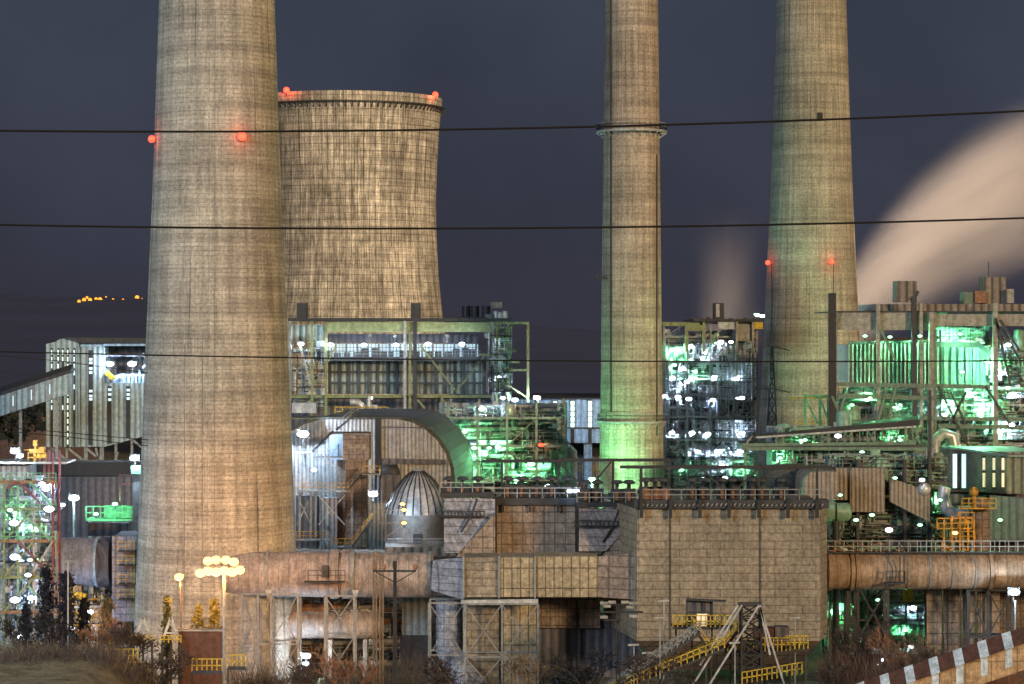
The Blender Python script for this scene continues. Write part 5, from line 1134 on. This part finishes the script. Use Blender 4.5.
def leafy(px, D0, ytop, wpx, seed, label, mk, n=1500, conic=True, leaf=.35, group=None, yb=None):
    r = random.Random(seed); x = XX(px,D0); z0 = max(0, gz(x,D0)); z1 = ZZ(ytop,D0); Wd = wpx*D0/F/2
    t = thing('conifer' if conic else 'shrub', label, 'tree' if conic else 'shrub', (x,D0,z0), group)
    MB().tube([(x,D0,z0),(x,D0,z0+(z1-z0)*.9)], [.25,.05], 6).build('trunk', M['bark'], t); m = MB()
    cl = [(r.random()**.8, r.uniform(0,2*PI), r.random()**.5) for _ in range(n//14)]
    for u, a_, q in cl:
        rad = Wd*((1-u)**.8+.06 if conic else math.sin(PI*min(1,max(.05,u*.9+.1)))**.6)*(.8+.35*math.sin(a_*3+u*9))
        c = Vector((x+math.cos(a_)*rad*q, D0+math.sin(a_)*rad*q, z0+(z1-z0)*(.06+.94*u)))
        for k in range(14):
            b = c+Vector((r.gauss(0,.4),r.gauss(0,.4),r.gauss(0,.35)))*Wd*.32; m.add([b+Vector((r.uniform(-1,1),r.uniform(-1,1),r.uniform(-1,1)))*leaf for _ in range(3)], [(0,1,2)])
    m.build('crown', M[mk], t); return t
M['conif'] = m_flat('needles_dark', (.012,.016,.03), .9); M['shrubg'] = m_flat('needles_olive', (.13,.12,.035), .9, .4, 1.6, 3); M['scrub'] = m_flat('scrub', (.13,.10,.045), .9, .4, 1.6, 3)
leafy(66, 303, 575, 40, 1, 'dark narrow conifer under the blue grey round duct, right of the pipe rack', 'conif', 2600, True, .3)
leafy(46, 306, 570, 38, 2, 'dark conifer leaning against the red column of the pipe rack', 'conif', 2600, True, .3)
leafy(26, 300, 604, 26, 3, 'short dark conifer before the pipe rack at the left edge', 'conif', 1600, True, .3)
leafy(84, 306, 600, 30, 4, 'dark conifer behind the thin unlit pole', 'conif', 2000, True, .3)
leafy(167, 306, 598, 22, 5, 'small pointed olive green conifer at the foot of the big chimney', 'shrubg', 1800, True, .28)
leafy(198, 308, 605, 22, 6, 'left olive green shrub behind the brown yard wall', 'shrubg', 1800, False, .28)
leafy(214, 309, 600, 20, 7, 'right olive green shrub beneath the sodium lamp cluster', 'shrubg', 1800, False, .28)
leafy(108, 306, 600, 22, 8, 'brown bushy shrub below the yellow ladder platforms', 'scrub', 2200, False, .28)
# scrub mass along the bottom
rr = random.Random(12); sb = MB()
def blade(px, D0, hgt, zb_=None):
    x = XX(px,D0); z = gz(x,D0) if zb_ is None else zb_; b = Vector((x,D0,z-.1))
    for k in range(3):
        e = b+Vector((rr.uniform(-.5,.5),rr.uniform(-.4,.4),rr.uniform(.5,1)))*hgt; sb.tube([b, (b+e)/2+Vector((rr.uniform(-.15,.15),0,.1)), e], [.03,.025,.012], 3, False)
for i in range(2600): blade(rr.uniform(0,1024)if i % 2 else rr.uniform(0,420), rr.uniform(278,306), rr.uniform(.7,2.6))
sb.build('scrub', M['barkl'])['kind'] = 'stuff'
sb = MB()
for i in range(2600): blade(rr.uniform(0,450) if i % 3 else rr.uniform(450,860), rr.uniform(272,308), rr.uniform(1,3.8))
sb.build('undergrowth', M['bark'])['kind'] = 'stuff'
sb = MB()
for i in range(1500): blade(rr.uniform(840,1010), rr.uniform(306,322), rr.uniform(4,10))
sb.build('brushwood', M['rust'])['kind'] = 'stuff'
sb = MB()
for i in range(900): blade(rr.uniform(235,430), rr.uniform(306,326), rr.uniform(3,8))
for i in range(500): blade(rr.uniform(440,640), rr.uniform(300,322), rr.uniform(2,6))
sb.build('thicket', M['thick'])['kind'] = 'stuff'
# ================================================================== steam
def m_steam(dens, bend, L, fade):
    m = bpy.data.materials.new('steam'); m.use_nodes = True; n = m.node_tree; n.nodes.clear()
    o = n.nodes.new('ShaderNodeOutputMaterial'); v = n.nodes.new('ShaderNodeVolumePrincipled'); v.inputs['Color'].default_value = (.99,.97,.95,1); v.inputs['Anisotropy'].default_value = 0
    tc = N(n,'ShaderNodeTexCoord'); sp = N(n,'ShaderNodeSeparateXYZ'); n.links.new(tc.outputs['Object'], sp.inputs[0])
    t_ = mth(n,'MULTIPLY', mth(n,'MULTIPLY', sp.outputs[0], mth(n,'SUBTRACT', L, sp.outputs[0])), bend*4/L/L); zc = mth(n,'SUBTRACT', sp.outputs[2], t_)
    # object space: x runs along the plume 0..1 scaled in metres, radius in the yz plane grows with x
    r_ = mth(n,'SQRT', mth(n,'ADD', mth(n,'POWER', mth(n,'ABSOLUTE',sp.outputs[1]), 2.0), mth(n,'POWER', mth(n,'ABSOLUTE',zc), 2.0)))
    R = mth(n,'ADD', mth(n,'MULTIPLY', sp.outputs[0], .22), 8.0)
    q = mth(n,'DIVIDE', r_, R)
    nz = noise(n, tc.outputs['Object'], 1, 3, .5, (.012,.03,.03)); q = mth(n,'ADD', q, mth(n,'MULTIPLY', mth(n,'SUBTRACT', nz, .5), .5))
    mr = N(n,'ShaderNodeMapRange', interpolation_type='SMOOTHSTEP'); n.links.new(q, mr.inputs[0]); mr.inputs[1].default_value = .95; mr.inputs[2].default_value = .05; mr.inputs[3].default_value = 0; mr.inputs[4].default_value = 1
    stn = noise(n, tc.outputs['Object'], 1, 4, .6, (.018,.11,.11)); stk = N(n,'ShaderNodeMapRange'); n.links.new(stn, stk.inputs[0]); stk.inputs[1].default_value = .36; stk.inputs[2].default_value = .64; stk.inputs[3].default_value = .25; stk.inputs[4].default_value = 1.6
    fd = N(n,'ShaderNodeMapRange', interpolation_type='SMOOTHSTEP'); n.links.new(sp.outputs[0], fd.inputs[0]); fd.inputs[1].default_value = L*fade; fd.inputs[2].default_value = L; fd.inputs[3].default_value = 1; fd.inputs[4].default_value = 0
    d = mth(n,'DIVIDE', mth(n,'MULTIPLY', mth(n,'MULTIPLY', mth(n,'MULTIPLY', mth(n,'POWER', mr.outputs[0], 2.3), stk.outputs[0]), fd.outputs[0]), dens*9.0), R)
    n.links.new(d, v.inputs['Density']); n.links.new(v.outputs[0], o.inputs['Volume']); return m
def plume(p, q, dens, bend, fade=.7):
    p = Vector(p); q = Vector(q); L = (q-p).length
    m = MB(); n = 24; m.lathe((0,0,0), [(.01,0)]+[(9+.28*L*i/n, L*i/n) for i in range(n+1)]+[(.01,L)], 32)
    m.v = [Vector((v.z, v.x, v.y+bend*4*v.z*(L-v.z)/L/L)) for v in m.v]
    o = m.build('steam_plume', m_steam(dens, bend, L, fade)); o.location = p; o.rotation_euler = (q-p).to_track_quat('X','Z').to_euler(); o['kind'] = 'stuff'; return o
plume(at(828,335,640), at(1190,145,640), .34, 15)
plume(at(835,352,660), at(1220,195,660), .13, 13)
plume(at(712,350,640), at(742,200,640), .035, 0, .1)
plume(at(745,350,650), at(715,215,650), .022, 0, .1)
sl = bpy.data.lights.new('plume_fill', 'SPOT'); sl.energy = 1.8e6; sl.color = (1,.74,.56); sl.spot_size = 1.3; sl.spot_blend = .6; sl.shadow_soft_size = .2  # unseen spot added to brighten the steam
slo = bpy.data.objects.new('plume_fill', sl); COL.objects.link(slo); slo.location = at(985,285,480); slo.rotation_euler = (at(960,190,640)-slo.location).to_track_quat('-Z','Y').to_euler()
